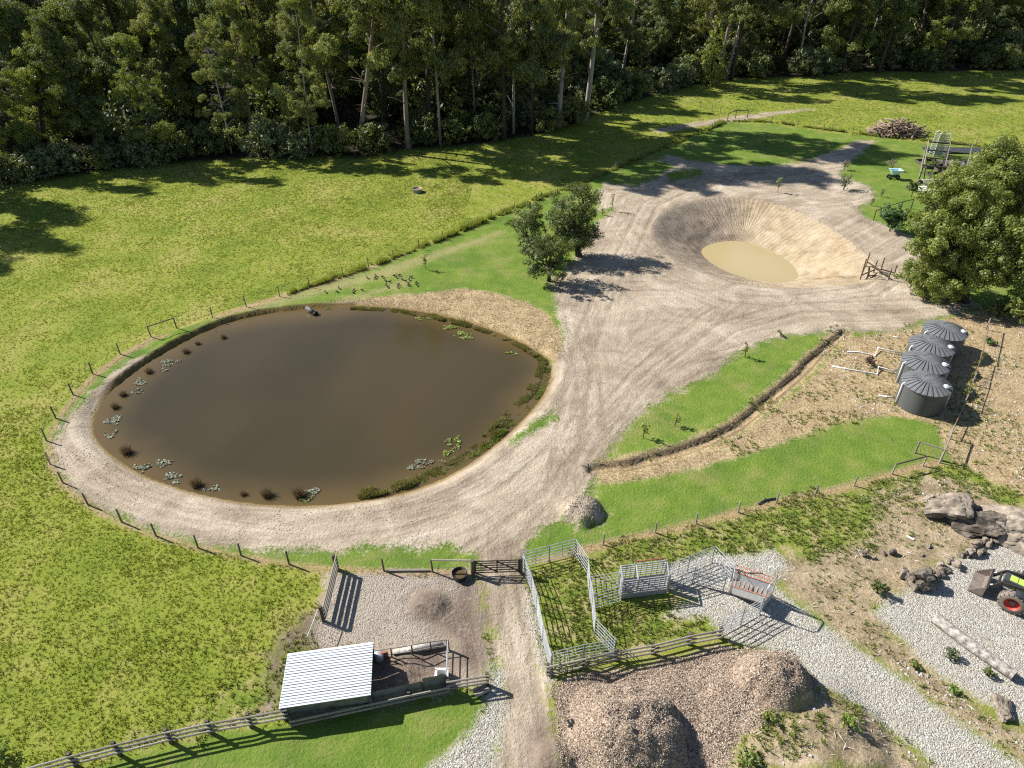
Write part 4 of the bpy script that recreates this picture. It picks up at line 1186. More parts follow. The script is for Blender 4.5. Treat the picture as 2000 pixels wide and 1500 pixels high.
def sapling(label, px, py, h, leaf, n=9, w=.25, seed=0):
    b = G(px, py); rr = random.Random(seed)
    t = thing('sapling', label, 'sapling', b, 'young trees')
    mb = MB(); tip = b + Vector((rr.uniform(-.1, .1), 0, h)); mb.tube([b, b.lerp(tip, .5), tip], [.03, .022, .01], 5)
    cl = [(b.lerp(tip, .35 + .65 * i / n) + Vector((rr.uniform(-w, w), rr.uniform(-w, w), 0)), .2) for i in range(n)]
    for c, _ in cl: mb.tube([b.lerp(tip, .3), c], [.012, .005], 3)
    mb.build('trunk', M['bark_d'], t)
    V, F, T = crown_points(cl, np.random.default_rng(seed), .07, 22)
    put('crown', np_mesh('crown', V - np.array(b), F, M[leaf], {'tint': T}), t)
sapling('bright green sapling standing alone on bare earth beyond the crater', 1519, 376, 1.9, 'leaf_lime', 10, .25, 1)
sapling('thin staked sapling with sparse leaves right of the oak group', 1194, 412, 2.0, 'leaf_wat', 7, .12, 2)
sapling('tiny sapling left of the thin staked sapling', 1177, 420, .9, 'leaf_wat', 4, .1, 3)
sapling('young tree on the lawn between the ducks and the oak group', 832, 526, 1.5, 'leaf_wat', 8, .15, 4)
sapling('bright lime young tree at the lower end of the lawn strip by the ditch', 1256, 856, 1.3, 'leaf_lime', 8, .22, 5)
sapling('faint young tree right of the bright lime one', 1318, 832, 1.0, 'leaf_wat', 6, .2, 6)
sapling('wispy young tree at the bare earth edge of the lawn strip', 1455, 697, 1.3, 'leaf_wat', 6, .2, 7)
sapling('tiny dark seedling at the top of the lawn strip', 1524, 657, .5, 'leaf_oak', 4, .15, 8)
sapling('young tree in the shaded lawn left of the far gate rail', 1494, 292, 2.2, 'leaf_wat', 8, .25, 9)
sapling('small seedling on the lawn below the pale blue spreader', 1722, 384, .9, 'leaf_bush', 5, .12, 10)
sapling('stick thin sapling beside the small lawn patch near the crater', 1701, 402, 1.0, 'leaf_pink', 4, .1, 11)

# ------------------------------------------------------------------ wire fences
def up(p, h): return Vector((p[0], p[1], p[2] + h))

def wire_fence(label, pts, h, pr, wires=(.35, .65, .95), rails=(), mat='post', lean=.04, name='wire_fence', wired=True):
    P_ = [G(*p) for p in pts]
    t = thing(name, label, 'fence', P_[0])
    mb = MB(); mb.tube([P_[0] - Vector((0, 0, .15)), up(P_[0], h)], [pr, pr * .9], 8)
    first = mb.build('post', M[mat], t)
    for p in P_[1:]:
        c = first.copy(); COL.objects.link(c); c.location = p - P_[0]
        c.rotation_euler = (random.uniform(-lean, lean), random.uniform(-lean, lean), random.uniform(0, 3)); c.scale = (1, 1, random.uniform(.93, 1.06))
    if wired:
        for f in wires:
            mb = MB()
            for a, b in zip(P_[:-1], P_[1:]):
                mb.bar(up(a, h * f), up(b, h * f), .007)
            mb.build('wire', M['wire'], t)
    for i, f, r, m_ in rails:
        mb = MB(); mb.tube([up(P_[i], h * f), up(P_[i + 1], h * f)], r, 7)
        mb.build('rail', M[m_], t)
    return t

wire_fence('dark post and wire fence curving round the near and left side of the big pond',
    [(345,641),(295,658),(235,692),(181,730),(143,771),(109,817),(91,861),(99,907),(123,943),(172,986),(238,1020),(305,1047),(387,1070),(471,1085),(565,1102),(659,1110),(750,1115),(845,1117),(924,1118)], 1.02, .055,
    rails=((0, .95, .05, 'post'), (17, .92, .05, 'timber')))
wire_fence('thin dark post and wire fence running from the pond up to the oak group',
    [(345,641),(415,620),(481,599),(546,579),(604,561),(670,540),(720,522),(769,506),(818,486),(865,468),(915,448),(960,428),(1005,410),(1047,394),(1088,382),(1128,364),(1165,348),(1202,333),(1236,318),(1275,301),(1318,284),(1355,266),(1390,252),(1420,240)], 1.0, .045)
wire_fence('brown timber brace gate posts with two top rails at the far corner of the lawn', [(1420,238),(1436,231),(1459,231)], 1.3, .07, rails=((0, .95, .06, 'darkwood'), (1, .92, .06, 'darkwood')), wired=False, name='brace_fence')
wire_fence('post and wire fence along the far side of the lawn below the branch pile',
    [(1459,231),(1506,241),(1557,249),(1608,255),(1664,264),(1721,270),(1781,274),(1842,280),(1904,288),(1975,296)], 1.15, .05)
wire_fence('old post and wire fence in the shade along the bend of the forest', [(1307,192),(1326,198),(1368,210),(1390,217),(1406,223)], 1.1, .05)
wire_fence('grey wooden stake fence on the brown strip below the lower lawn',
    [(1125,1084),(1178,1064),(1280,1041),(1359,1023),(1441,1001),(1516,982),(1592,967),(1668,949),(1742,926),(1802,910)], .85, .05, mat='timber',
    rails=((8, .95, .055, 'darkwood'),))
wire_fence('weathered post and rail fence running away from the lawn corner beside the tanks', [(1835,904),(1853,857),(1879,800),(1897,752),(1910,708),(1925,644)], 1.15, .055, mat='timber', rails=((0, .96, .05, 'timber'), (1, .5, .03, 'rust'), (2, .8, .025, 'rust'), (3, .8, .03, 'rust'), (4, .9, .03, 'rust')))
wire_fence('short timber brace with one pale rail at the corner of the lower lawn', [(1787,885),(1836,900)], 1.0, .06, mat='timber', rails=((0, .93, .05, 'timber'),), wired=False, name='brace_fence')
wire_fence('black post and rail fence behind the bright green bush', [(1706,430),(1732,420),(1757,413),(1779,407)], 1.15, .05, mat='blackm', rails=((0, .95, .045, 'blackm'), (1, .95, .045, 'blackm'), (2, .95, .045, 'blackm')), name='rail_fence')
# vine on the rusty fence
vb = G(1897, 752)
cl_ = [(up(G(1879 + 31 * t, 800 - 92 * t), .75 + .25 * math.sin(t * 9)), .3) for t in np.linspace(.1, .95, 11)]
V_, F_, T_ = crown_points(cl_, np.random.default_rng(77), .055, 90)
vine = thing('vine', 'yellow green creeper hanging on the rusty fence beside the tanks', 'vine', vb)
put('foliage', np_mesh('foliage', V_ - np.array(vb), F_, M['leaf_wat'], {'tint': T_}), vine)
mb = MB()
for c, _ in cl_: mb.tube([(c.x, c.y, gz(c)), c], [.02, .008], 4)
mb.build('stem', M['bark_d'], vine)

# ------------------------------------------------------------------ timber rail fences
def rail_fence(label, pts, h, levels, r, mat='timber', pr=.08, flat=False, name='rail_fence'):
    P_ = [G(*p) for p in pts]
    t = thing(name, label, 'fence', P_[0])
    mb = MB(); mb.box(P_[0] + Vector((0, 0, h / 2 - .05)), (pr * 1.7, pr * 1.7, h + .1)); first = mb.build('post', M['darkwood'], t)
    for p in P_[1:]:
        c = first.copy(); COL.objects.link(c); c.location = p - P_[0]; c.rotation_euler.z = random.uniform(-.2, .2)
    for a, b in zip(P_[:-1], P_[1:]):
        d = (b - a); d.z = 0; d.normalize(); off = Vector((d.y, -d.x, 0)) * (pr + r)
        for lv in levels:
            mb = MB()
            if flat: mb.bar(up(a, lv) + off - d * .05, up(b, lv) + off + d * .05, .045, r * 2.6)
            else: mb.tube([up(a, lv) + off - d * .08, up(b, lv) + off + d * .06], r, 7)
            mb.build('rail', M[mat], t)
    return t
rail_fence('long three rail timber fence running to the bottom left corner from the shed', [(40,1528),(150,1497),(235,1475),(335,1450),(415,1433),(492,1420),(566,1406)], 1.05, (.42, .70, .97), .05)
rail_fence('three rail timber stub fence beside the dirt track right of the shed pen', [(876,1350),(952,1338)], .95, (.40, .64, .90), .05)
rail_fence('three rail timber fence along the near side of the cattle yards', [(1070,1318),(1138,1303),(1200,1289),(1273,1276),(1343,1258),(1404,1246)], .85, (.22, .52, .80), .05)
rail_fence('four board grey fence panel casting striped shadow left of the gravel yard', [(632,1213),(657,1113)], 1.15, (.30, .56, .82, 1.08), .06, flat=True)
rail_fence('low timber rails along the near wall of the shed', [(572,1418),(650,1401),(728,1384),(800,1368),(876,1352)], .7, (.28, .55), .05, flat=True)
t = thing('timber_beam', 'squared timber lying along the fence foot left of the black tub', 'beam', G(755, 1115))
MB().bar(up(G(755,1116), .06), up(G(838,1115), .06), .12).build('beam', M['timber'], t)
# black gate and tub
a, b = G(929, 1124), G(1013, 1121)
gate = thing('farm_gate', 'black barred farm gate closing the track to the pond', 'gate', a)
for lv in (.22, .40, .58, .76, .94, 1.1):
    MB().bar(up(a, lv), up(b, lv), .045).build('bar', M['blackm'], gate)
for f in (0, .5, 1):
    p = a.lerp(b, f); MB().bar(up(p, .15), up(p, 1.14), .06).build('upright', M['blackm'], gate)
MB().bar(up(a, 1.05), up(a.lerp(b, .5), .25), .05).build('brace', M['blackm'], gate)
MB().bar(up(a.lerp(b, .5), 1.05), up(b, .25), .05).build('brace', M['blackm'], gate)
for p, lb in ((G(924,1124), 'thick dark timber gate post left of the black gate'), (G(1017,1119), 'thick dark timber gate post between the black gate and the cattle panels')):
    t = thing('gate_post', lb, 'post', p)
    MB().tube([p, up(p, 1.2)], [.11, .10], 9).build('post', M['darkwood'], t)
def tub(label, px, py, r, h, mat, inner):
    p = G(px, py); t = thing('water_trough', label, 'trough', p)
    MB().lathe(p, [(r * .86, 0), (r, h), (r * 1.05, h), (r * 1.05, h - .05), (r * .98, h - .06), (r * .90, h - .01), (r * .80, .06)], 28).build('tub', M[mat], t, True)
    MB().lathe(p, [(0.001, h * .68), (r * .89, h * .68)], 28).build('water', M[inner], t)
tub('round black water tub by the fence left of the black gate', 898, 1128, .40, .38, 'black', 'pond')
tub('small round concrete trough alone in the big paddock', 815, 375, .58, .45, 'concrete', 'rust')

# ------------------------------------------------------------------ shed and pen
P_at = lambda px, py, z: Vector(g(px, py, z))
H1, H2 = 1.2, 1.47
FL, FR, BL, BR = P_at(544,1385,H1), P_at(724,1358,H1), P_at(562,1277,H2), P_at(729,1254,H2)
ctr = (FL + FR + BL + BR) / 4; ctr.z = 0
shed = thing('animal_shed', 'low shed with white corrugated iron roof beside the muddy pen', 'shed', ctr)
nsh, nr = 5, 4
for i in range(nsh):
    mb = MB(); rows = []
    for k in range(nr * 4 + 1):
        f = (i + k / (nr * 4)) / nsh
        bump = .035 if (k % 4) in (0,) and k < nr * 4 else 0.0
        rows += [(f - .0035, 0.0), (f - .0015, bump), (f + .0015, bump), (f + .0035, 0.0)] if bump else [(f, 0.0)]
    V = []
    for f, z in rows:
        f = min(max(f, i / nsh), (i + 1) / nsh) + i * 1e-4
        for q in (FL.lerp(BL, f), FR.lerp(BR, f)): V.append((q.x, q.y, q.z + z + i * .003))
    n = len(rows)
    mb.add(V, [(2 * j, 2 * j + 1, 2 * j + 3, 2 * j + 2) for j in range(n - 1)])
    mb.add([(x, y, z - .012) for x, y, z in V], [(2 * j + 2, 2 * j + 3, 2 * j + 1, 2 * j) for j in range(n - 1)])
    mb.build('roof_sheet', M['roof'], shed)
ins = lambda p, f: Vector((p.x + (ctr.x - p.x) * f, p.y + (ctr.y - p.y) * f, 0))
c1, c2, c3, c4 = ins(FL, .06), ins(FR, .03), ins(BR, .04), ins(BL, .06)
for a, b, h in ((c1, c2, 1.12), (c4, c1, 1.2), (c3, c4, 1.36)):
    d = (b - a); L0 = d.length; d.normalize(); nrm = Vector((d.y, -d.x, 0)); n = int(L0 / .075); V = []
    for k in range(n + 1):
        q = a + d * (L0 * k / n) + nrm * (.012 if k % 2 else -.012)
        V += [(q.x, q.y, 0), (q.x, q.y, h)]
    MB().add(V, [(2 * k, 2 * k + 2, 2 * k + 3, 2 * k + 1) for k in range(n)]).build('wall', M['sheet'], shed)
for c, h in ((c1, 1.15), (c2, 1.15), (c3, 1.4), (c4, 1.4)):
    MB().box((c.x, c.y, h / 2), (.11, .11, h), .2).build('post', M['darkwood'], shed)
# sheet iron fence right of the shed
sp0, sp1, sp2 = G(728, 1380), G(828, 1358), G(874, 1349)
sf = thing('sheet_iron_fence', 'grey green corrugated iron fence joining the shed to the pen corner', 'fence', sp0)
def iron(a, b, h, nm):
    d = (b - a); L0 = d.length; d.normalize(); nrm = Vector((d.y, -d.x, 0)); n = int(L0 / .05); V = []
    for k in range(n + 1):
        q = a + d * (L0 * k / n) + nrm * (.012 if k % 2 else -.012)
        V += [(q.x, q.y, q.z), (q.x - nrm.x * .1, q.y - nrm.y * .1, q.z + h)]
    MB().add(V, [(2 * k, 2 * k + 2, 2 * k + 3, 2 * k + 1) for k in range(n)]).build(nm, M['sheet'], sf)
iron(sp0, sp1, .95, 'iron_sheet'); iron(sp1, sp2, 1.15, 'iron_sheet')
for p in (sp0, sp1, sp2): MB().box((p.x, p.y + .08, .5), (.1, .1, 1.0)).build('post', M['darkwood'], sf)
# pen frame
pen = [G(733,1290), G(766,1285), G(806,1279), G(842,1272), G(874,1268)]
pf = thing('pen_fence', 'light pipe fence on the far side of the muddy pen above a log', 'fence', pen[0])
for p in pen: MB().tube([p, up(p, .75)], .035, 6).build('post', M['darkwood'], pf)
for lv in (.28, .74):
    for a, b in zip(pen[:-1], pen[1:]): MB().tube([up(a, lv), up(b, lv)], .028, 6).build('rail', M['timber'], pf)
pg_ = [G(876,1270), G(873,1340)]
gp = thing('pen_gate', 'narrow grey steel gate on the right side of the muddy pen', 'gate', pg_[0])
for lv in (.2, .5, .8): MB().tube([up(pg_[0], lv), up(pg_[1], lv)], .025, 6).build('bar', M['steel'], gp)
for p in pg_: MB().tube([p, up(p, .85)], .05, 7).build('upright', M['timber'], gp)
lg = thing('log', 'pale log lying along the far rail of the muddy pen', 'log', G(770,1280))
MB().tube([up(G(768,1278), .14), up(G(815,1270), .15), up(G(866,1262), .13)], [.12, .16, .14], 9).build('log', M['log'], lg, True)
st_ = thing('branch', 'pale crooked branch on the muddy pen floor', 'branch', G(780,1300))
MB().tube([up(G(764,1290), .1), up(G(785,1298), .12), up(G(800,1312), .05)], [.06, .05, .02], 6).build('branch', M['stick'], st_)
sr_ = thing('feed_drum', 'rounded white and grey drum leaning on the pen fence by the shed roof', 'drum', G(741,1288))
p = G(741,1288); MB().lathe(up(p, .0), [(.02, .5), (.2, .5), (.24, .46), (.24, .05), (.2, 0)], 18).build('drum', M['steel'], sr_, True)
rb = thing('red_block', 'dull red panel beside the drum in the pen corner', 'panel', G(752,1286))
p = G(752,1286); MB().box(up(p, .25), (.34, .10, .5), .3).build('panel', M['orange'], rb)
# white trough in the pen
p = G(864, 1316); wt = thing('bath_trough', 'white square trough with a brown hollow in the pen corner', 'trough', p)
MB().box(up(p, .2), (.62, .10, .4)).box(up(p, .2) + Vector((-.26, -.35, 0)), (.10, .7, .4)).box(up(p, .2) + Vector((.26, -.35, 0)), (.10, .7, .4)).box(up(p, .05) + Vector((0, -.35, 0)), (.5, .66, .1)).build('tub', M['white'], wt)
MB().lathe(up(p, .12) + Vector((0, -.30, 0)), [(.001, 0), (.21, 0.001)], 18).build('water', M['rust'], wt)
cr = thing('crate', 'small tipped timber box by the stub fence', 'box', G(942,1352))
p = G(940,1352); MB().box(up(p, .12), (.7, .32, .03), .5).box(up(p, .18) + Vector((-.16, .28, 0)).lerp(Vector(), .5), (.7, .03, .2), .5).box(up(p, .18) + Vector((.1, -.14, 0)), (.7, .03, .2), .5).build('box', M['timber'], cr)
# wire gate lying beside the four board fence
a, b = G(627,1216), G(607,1268)
wg = thing('mesh_gate', 'thin pipe framed mesh gate standing between the board fence and the shed', 'gate', a)
for q, r_ in ((a, b),):
    MB().tube([up(a, .05), up(a, 1.0), up(b, 1.0), up(b, .05)], .025, 6).build('frame', M['steel'], wg)
    for k in range(1, 8):
        f = k / 8; MB().bar(up(a.lerp(b, f), .05), up(a.lerp(b, f), 1.0), .008).build('mesh_wire', M['wire'], wg)

# ------------------------------------------------------------------ cattle yards
PANEL_MESH = {}
def panel(label, p0, p1, h=1.28, n=6, mat='steel', name='cattle_hurdle', group='steel panels of the cattle yards', lift=.12):
    a, b = G(*p0), G(*p1)
    t = thing(name, label, 'hurdle', a, group)
    d = b - a
    mb = MB(); mb.tube([a, up(a, h)], .032, 6); ps = mb.build('post', M['steel'], t)
    c = ps.copy(); COL.objects.link(c); c.location = d
    mb = MB(); mb.tube([up(a, lift), up(b, lift)], .022, 6); r0 = mb.build('rail', M[mat], t)
    for k in range(1, n):
        c = r0.copy(); COL.objects.link(c); c.location = (0, 0, (h - lift - .02) * k / (n - 1))
    mid = a.lerp(b, .5)
    MB().bar(up(mid, lift), up(mid, h), .03).build('brace', M['steel'], t)
    return t
for lab, p0, p1 in [
    ('steel yard panel nearest the black gate on the left side of the yards', (1020,1110), (1038,1156)),
    ('second steel panel down the left side of the yards from the black gate', (1038,1156), (1048,1194)),
    ('third steel panel down the left side of the yards, along the dirt track', (1048,1194), (1060,1253)),
    ('last steel panel of the left side, ending at the near timber corner post', (1060,1253), (1075,1312)),
    ('left steel panel of the far end of the yards facing the lower lawn', (1020,1110), (1072,1097)),
    ('right steel panel of the far end of the yards facing the lower lawn', (1072,1097), (1122,1084)),
    ('bright steel panel leading from the far right corner toward the crush', (1122,1084), (1147,1122)),
    ('upper panel of the dividing line between the two pens', (1147,1122), (1150,1160)),
    ('panel of the dividing line level with the crush entry', (1150,1160), (1156,1190)),
    ('panel of the dividing line below the crush entry', (1156,1190), (1161,1241)),
    ('angled panel at the near end of the dividing line with close bright rails', (1161,1241), (1199,1281)),
    ('left panel of the near end lying against the timber rails', (1077,1306), (1138,1291)),
    ('right panel of the near end lying against the timber rails', (1138,1291), (1199,1281)),
    ('far panel of the short race into the crush', (1152,1158), (1205,1149)),
    ('near panel of the short race into the crush', (1158,1192), (1212,1176)),
    ('far panel of the race just right of the crush', (1303,1133), (1342,1117)),
    ('panel at the top of the race ending at the far corner post', (1342,1117), (1390,1098)),
    ('near panel of the race just right of the crush', (1304,1153), (1352,1139)),
    ('darker barred gate across the race in front of the loading ramp', (1352,1139), (1412,1155)),
    ('diagonal steel panel from the far corner post down to the ramp', (1390,1098), (1426,1135)),
    ('left panel of the diagonal line from the timber fence to the ramp end', (1404,1243), (1446,1220)),
    ('right panel of the diagonal line meeting the high end of the ramp', (1446,1220), (1482,1199)),
]:
    panel(lab, p0, p1)
# the crush
c00, c10, c11, c01 = G(1212,1171), G(1300,1160), G(1296,1130), G(1208,1141)
cr = thing('cattle_crush', 'galvanised cattle crush with squeeze sides between the pens and the race', 'cattle crush', c00)
for p in (c00, c10, c11, c01, c00.lerp(c10, .33), c01.lerp(c11, .33)):
    MB().tube([p, up(p, 1.45)], .045, 7).build('upright', M['steel'], cr)
for a, b in ((c00, c10), (c01, c11)):
    for lv in (.1, .36, .58, .76, .93, 1.08, 1.24, 1.42): MB().bar(up(a, lv), up(b, lv), .045, .045).build('side_bar', M['steel'], cr)
    MB().bar(up(a, .24), up(b, .24), .02, .36).build('side_sheet', M['steel'], cr)
    for f in (.12, .22, .45, .57, .69, .81, .92):
        q = a.lerp(b, f); MB().bar(up(q, .4), up(q, 1.42), .03).build('upright_bar', M['steel'], cr)
for f in (0, .33, 1):
    MB().tube([up(c00.lerp(c10, f), 1.45), up(c01.lerp(c11, f), 1.45)], .04, 6).build('cross_bar', M['steel'], cr)
MB().tube([up(c01.lerp(c11, .3), 1.62), up(c01.lerp(c11, .95), 1.62)], .035, 6).build('top_bar', M['orange'], cr)
for f in (.3, .95): MB().tube([up(c01.lerp(c11, f), 1.4), up(c01.lerp(c11, f), 1.62)], .03, 6).build('bar_support', M['steel'], cr)
for f in (-.02, 1.02):
    a, b = c00.lerp(c10, f), c01.lerp(c11, f)
    MB().bar(up(a.lerp(b, .1), .7), up(a.lerp(b, .4), .7), .03, 1.2).build('end_gate', M['steel'], cr)
    MB().bar(up(a.lerp(b, .6), .7), up(a.lerp(b, .9), .7), .03, 1.2).build('end_gate', M['steel'], cr)
MB().add([c00 + Vector((0, 0, .05)), c10 + Vector((0, 0, .05)), c11 + Vector((0, 0, .05)), c01 + Vector((0, 0, .05))], [(0, 1, 2, 3)]).build('floor', M['bucket'], cr)
# loading ramp
r0, r1 = G(1424,1160), G(1428,1132)          # low end, near and far
q0, q1 = G(1484,1200), G(1502,1178)          # high end, near and far
hz_ = .85
rp = thing('loading_ramp', 'steel loading ramp with orange rails rising to the right end of the yards', 'loading ramp', r0)
fl = [up(r0, .1), up(q0, hz_), up(q1, hz_), up(r1, .1)]
MB().add(fl + [p - Vector((0, 0, .06)) for p in fl], [(0, 1, 2, 3), (7, 6, 5, 4), (0, 4, 5, 1), (1, 5, 6, 2), (2, 6, 7, 3), (3, 7, 4, 0)]).build('floor', M['bucket'], rp)
for k in range(1, 9):
    f = k / 9; MB().bar(fl[0].lerp(fl[1], f) + Vector((0, 0, .02)), fl[3].lerp(fl[2], f) + Vector((0, 0, .02)), .04).build('cleat', M['steel'], rp)
for a, b in ((fl[0], fl[1]), (fl[3], fl[2])):
    V = [a, b, up(b, .55), up(a, .55)]
    MB().add(V + [v + Vector((.02, .02, 0)) for v in V], [(0, 1, 2, 3), (7, 6, 5, 4), (3, 2, 6, 7)]).build('side_sheet', M['steel'], rp)
    MB().tube([up(a, .56), up(b, .56)], .028, 6).build('rail', M['orange'], rp)
for lv in (.80, 1.05):
    MB().tube([up(fl[3], lv), up(fl[2], lv)], .025, 6).build('rail', M['orange'], rp)
MB().bar(up(fl[0].lerp(fl[3], .5), .03), up(fl[1].lerp(fl[2], .5), .03), .02, .03).build('floor_seam', M['orange'], rp)
for a, b, h in ((fl[0], fl[3], 1.15), (fl[1], fl[2], 1.15)):
    MB().tube([Vector((a.x, a.y, 0)), up(a, h), up(a.lerp(b, .15), h + .12), up(a.lerp(b, .85), h + .12), up(b, h), Vector((b.x, b.y, 0))], .032, 7).build('arch', M['steel'], rp)
MB().bar(up(fl[3].lerp(fl[2], .25), .7), up(fl[3].lerp(fl[2], .75), 1.05) + Vector((-.15, .1, 0)), .04).build('brace', M['blackm'], rp)
MB().bar(up(fl[1], -.25), up(fl[2], -.25), .05, .45).build('end_sheet', M['steel'], rp)

# ------------------------------------------------------------------ water tanks and their pipes
def tank_mesh():
    Rr, Hh, Pk = 1.52, 1.78, 2.25
    w = MB().lathe((0, 0, 0), [(Rr * .995, 0)] + [(Rr + (.006 if k % 2 else 0), Hh * k / 16) for k in range(1, 16)] + [(Rr, Hh)], 56)
    r = MB().lathe((0, 0, 0), [(Rr + .06, Hh - .06), (Rr + .08, Hh), (Rr * .55, Hh + .33), (.28, Pk - .03), (.22, Pk), (.001, Pk + .01)], 56)
    return Rr, Hh, Pk, w, r
Rr, Hh, Pk, w_, r_ = tank_mesh()
def mesh_of(mb, name, mat, smooth=True):
    me = bpy.data.meshes.new(name); me.from_pydata(mb.v, [], mb.f); me.materials.append(M[mat])
    if smooth: me.shade_smooth()
    return me
wall_me = mesh_of(w_, 'wall', 'tank'); roof_me = mesh_of(r_, 'roof', 'tankroof', False)
rib = MB(); rib.bar((.26, 0, Pk - .01), (Rr * .55, 0, Hh + .355), .10, .05); rib.bar((Rr * .55, 0, Hh + .355), (Rr + .09, 0, Hh + .02), .12, .05)
rib_me = mesh_of(rib, 'rib', 'tankroof', False)
lid_me = mesh_of(MB().lathe((0, 0, 0), [(.20, 0), (.20, .10), (.16, .13), (.001, .14)], 20), 'lid', 'tanklid')
pipe_me = mesh_of(MB().tube([(-Rr - .10, 0, 0), (-Rr - .10, 0, Hh - .02), (-Rr + .1, 0, Hh + .10)], .045, 7), 'pipe', 'pvc')
pipe2_me = mesh_of(MB().tube([(Rr + .10, 0, .1), (Rr + .10, 0, Hh - .1), (Rr - .08, 0, Hh + .10)], .05, 7), 'overflow_pipe', 'pvc')
TANKS = [('nearest grey ribbed water tank of the row of four', 1814, 738), ('second grey water tank from the near end of the row', 1812, 697), ('third grey water tank from the near end of the row', 1824, 664), ('farthest grey water tank of the row of four', 1850, 635)]
for i, (lab, px, py) in enumerate(TANKS):
    p = Vector(g(px, py, 2.25)); p.z = 0
    t = thing('water_tank', lab, 'water tank', p, 'row of grey water tanks')
    t.rotation_euler.z = -.12 + .05 * i
    put('wall', wall_me, t); rf = put('roof', roof_me, t)
    for k in range(26): put('rib', rib_me, rf, rot=(0, 0, 2 * math.pi * k / 26))
    put('lid', lid_me, t, (Rr * .66, -Rr * .42, Hh + .22), (.12, .18, 0))
    put('pipe', pipe_me, t, rot=(0, 0, .1)); put('overflow_pipe', pipe2_me, t, rot=(0, 0, -.25))
def ground_pipe(label, pts, r=.05, mat='pvc', name='ground_pipe', cat='pipe'):
    P_ = [up(G(x, y), r + z) for x, y, z in pts]
    t = thing(name, label, cat, P_[0])
    MB().tube(P_, r, 7).build('pipe', M[mat], t, True)
    for p in P_[1:-1]: MB().lathe(p - Vector((0, 0, r * 1.2)), [(.001, 0), (r * 1.5, 0), (r * 1.5, r * 2.4), (.001, r * 2.4)], 8).build('joint', M[mat], t)
ground_pipe('upper cranked white pipe running from the tanks over dry grass', [(1655,688,0),(1675,688,0),(1708,696,0),(1714,685,.2),(1760,695,.2)])
ground_pipe('lower cranked white pipe running from the tanks over dry grass', [(1625,716,0),(1650,721,0),(1712,732,0),(1714,722,.2),(1752,732,.2)])
ground_pipe('short white pipe stub at the foot of the nearest tank', [(1716,773,0),(1730,776,0),(1746,777,0)])
ground_pipe('short white pipe offcut on bare earth beyond the pipes', [(1744,658,0),(1756,661,0)])
ground_pipe('dark flexible hose lying on the lower lawn by the stakes', [(1481,985,0),(1495,978,0),(1515,975,0)], .06, 'black', 'hose', 'hose')
pc = thing('culvert_pipe', 'black culvert pipe sticking out of the far bank into the pond', 'pipe', G(600,604))
a, b = Vector(g(599, 601, POND_Z + .32)), Vector(g(617, 614, POND_Z + .05))
MB().tube([a, a.lerp(b, .9)], .20, 14).build('pipe', M['tank'], pc, True)
MB().tube([a.lerp(b, .88), b], .27, 14).build('collar', M['black'], pc)

# ------------------------------------------------------------------ rocks
import bmesh
def rock_mesh(seed, sub=3, cuts=9, rough=.10):
    bm = bmesh.new(); bmesh.ops.create_icosphere(bm, subdivisions=sub, radius=1.0)
    rr = random.Random(seed)
    planes = []
    for _ in range(cuts):
        n = Vector((rr.gauss(0, 1), rr.gauss(0, 1), rr.gauss(0, .8))).normalized(); planes.append((n, rr.uniform(.42, .78)))
    off = Vector((seed * 3.1, seed * 1.7, 0))
    for v in bm.verts:
        for n, d in planes:
            k = v.co.dot(n) - d
            if k > 0: v.co -= n * k * .92
        q = v.co.normalized()
        v.co += q * (mnoise.noise(v.co * 1.6 + off) * .16 + mnoise.noise(v.co * 4 + off) * rough * .9 + mnoise.noise(v.co * 10 + off) * rough * .5)
    me = bpy.data.meshes.new('rock'); bm.to_mesh(me); bm.free()
    me.materials.append(M['rock'])
    return me
ROCK = [rock_mesh(s) for s in range(8)]
def rock(label, px, py, size, rz=0, k=0, sink=.2, me=None, group=None, name='boulder', cat='boulder', rx=0.0):
    p = G(px, py); o = bpy.data.objects.new(name, me or ROCK[k % 8]); COL.objects.link(o)
    o.location = (p.x, p.y, p.z + size[2] * (1 - sink) * .6); o.scale = size; o.rotation_euler = (rx, 0, rz); ORIG[o] = p
    return tag(o, label, cat, group)
big = [rock_mesh(50 + i, 5, 10, .13) for i in range(4)]
rock('large pale topped boulder at the left of the big rock outcrop', 1850, 1006, (1.75, 1.25, 1.1), -.5, 0, .45, big[0], 'big boulders')
rock('broad flat grey boulder in the middle of the big rock outcrop', 1918, 1030, (2.0, 1.5, 1.05), -.5, 0, .45, big[1], 'big boulders')
rock('dark undercut boulder at the right frame edge of the outcrop', 1978, 1048, (2.3, 1.5, 1.15), -.35, 0, .42, big[2], 'big boulders')
rock('small cracked pale stone against the left end of the outcrop', 1813, 978, (.42, .32, .32), .4, 3, .3, None, 'big boulders')
rock('pointed grey half buried rock between drive and log', 1958, 1382, (.85, .55, .35), 1.0, 0, .5, big[3], 'big boulders')
rock('grey loose stone on dry grass left of the rock wall', 1742, 1082, (.28, .22, .24), .3, 2, .2, None, 'loose stones', 'stone', 'stone')
rock('small dark stone on dry grass above the rock wall', 1813, 1068, (.17, .15, .13), .8, 4, .2, None, 'loose stones', 'stone', 'stone')
rock('flat small stone at the left of the little stone stack', 1697, 1060, (.16, .12, .10), .2, 5, .2, None, 'loose stones', 'stone', 'stone')
rock('low grey stone right of the grey loose stone', 1798, 1083, (.18, .13, .12), 1.2, 6, .2, None, 'loose stones', 'stone', 'stone')
rock('small grey stone just left of the grey loose stone', 1724, 1082, (.2, .16, .14), 1.9, 7, .2, None, 'loose stones', 'stone', 'stone')
cairn = thing('stone_stack', 'little stack of grey stones on the dry ground left of the rock wall', 'stone stack', G(1686, 1086))
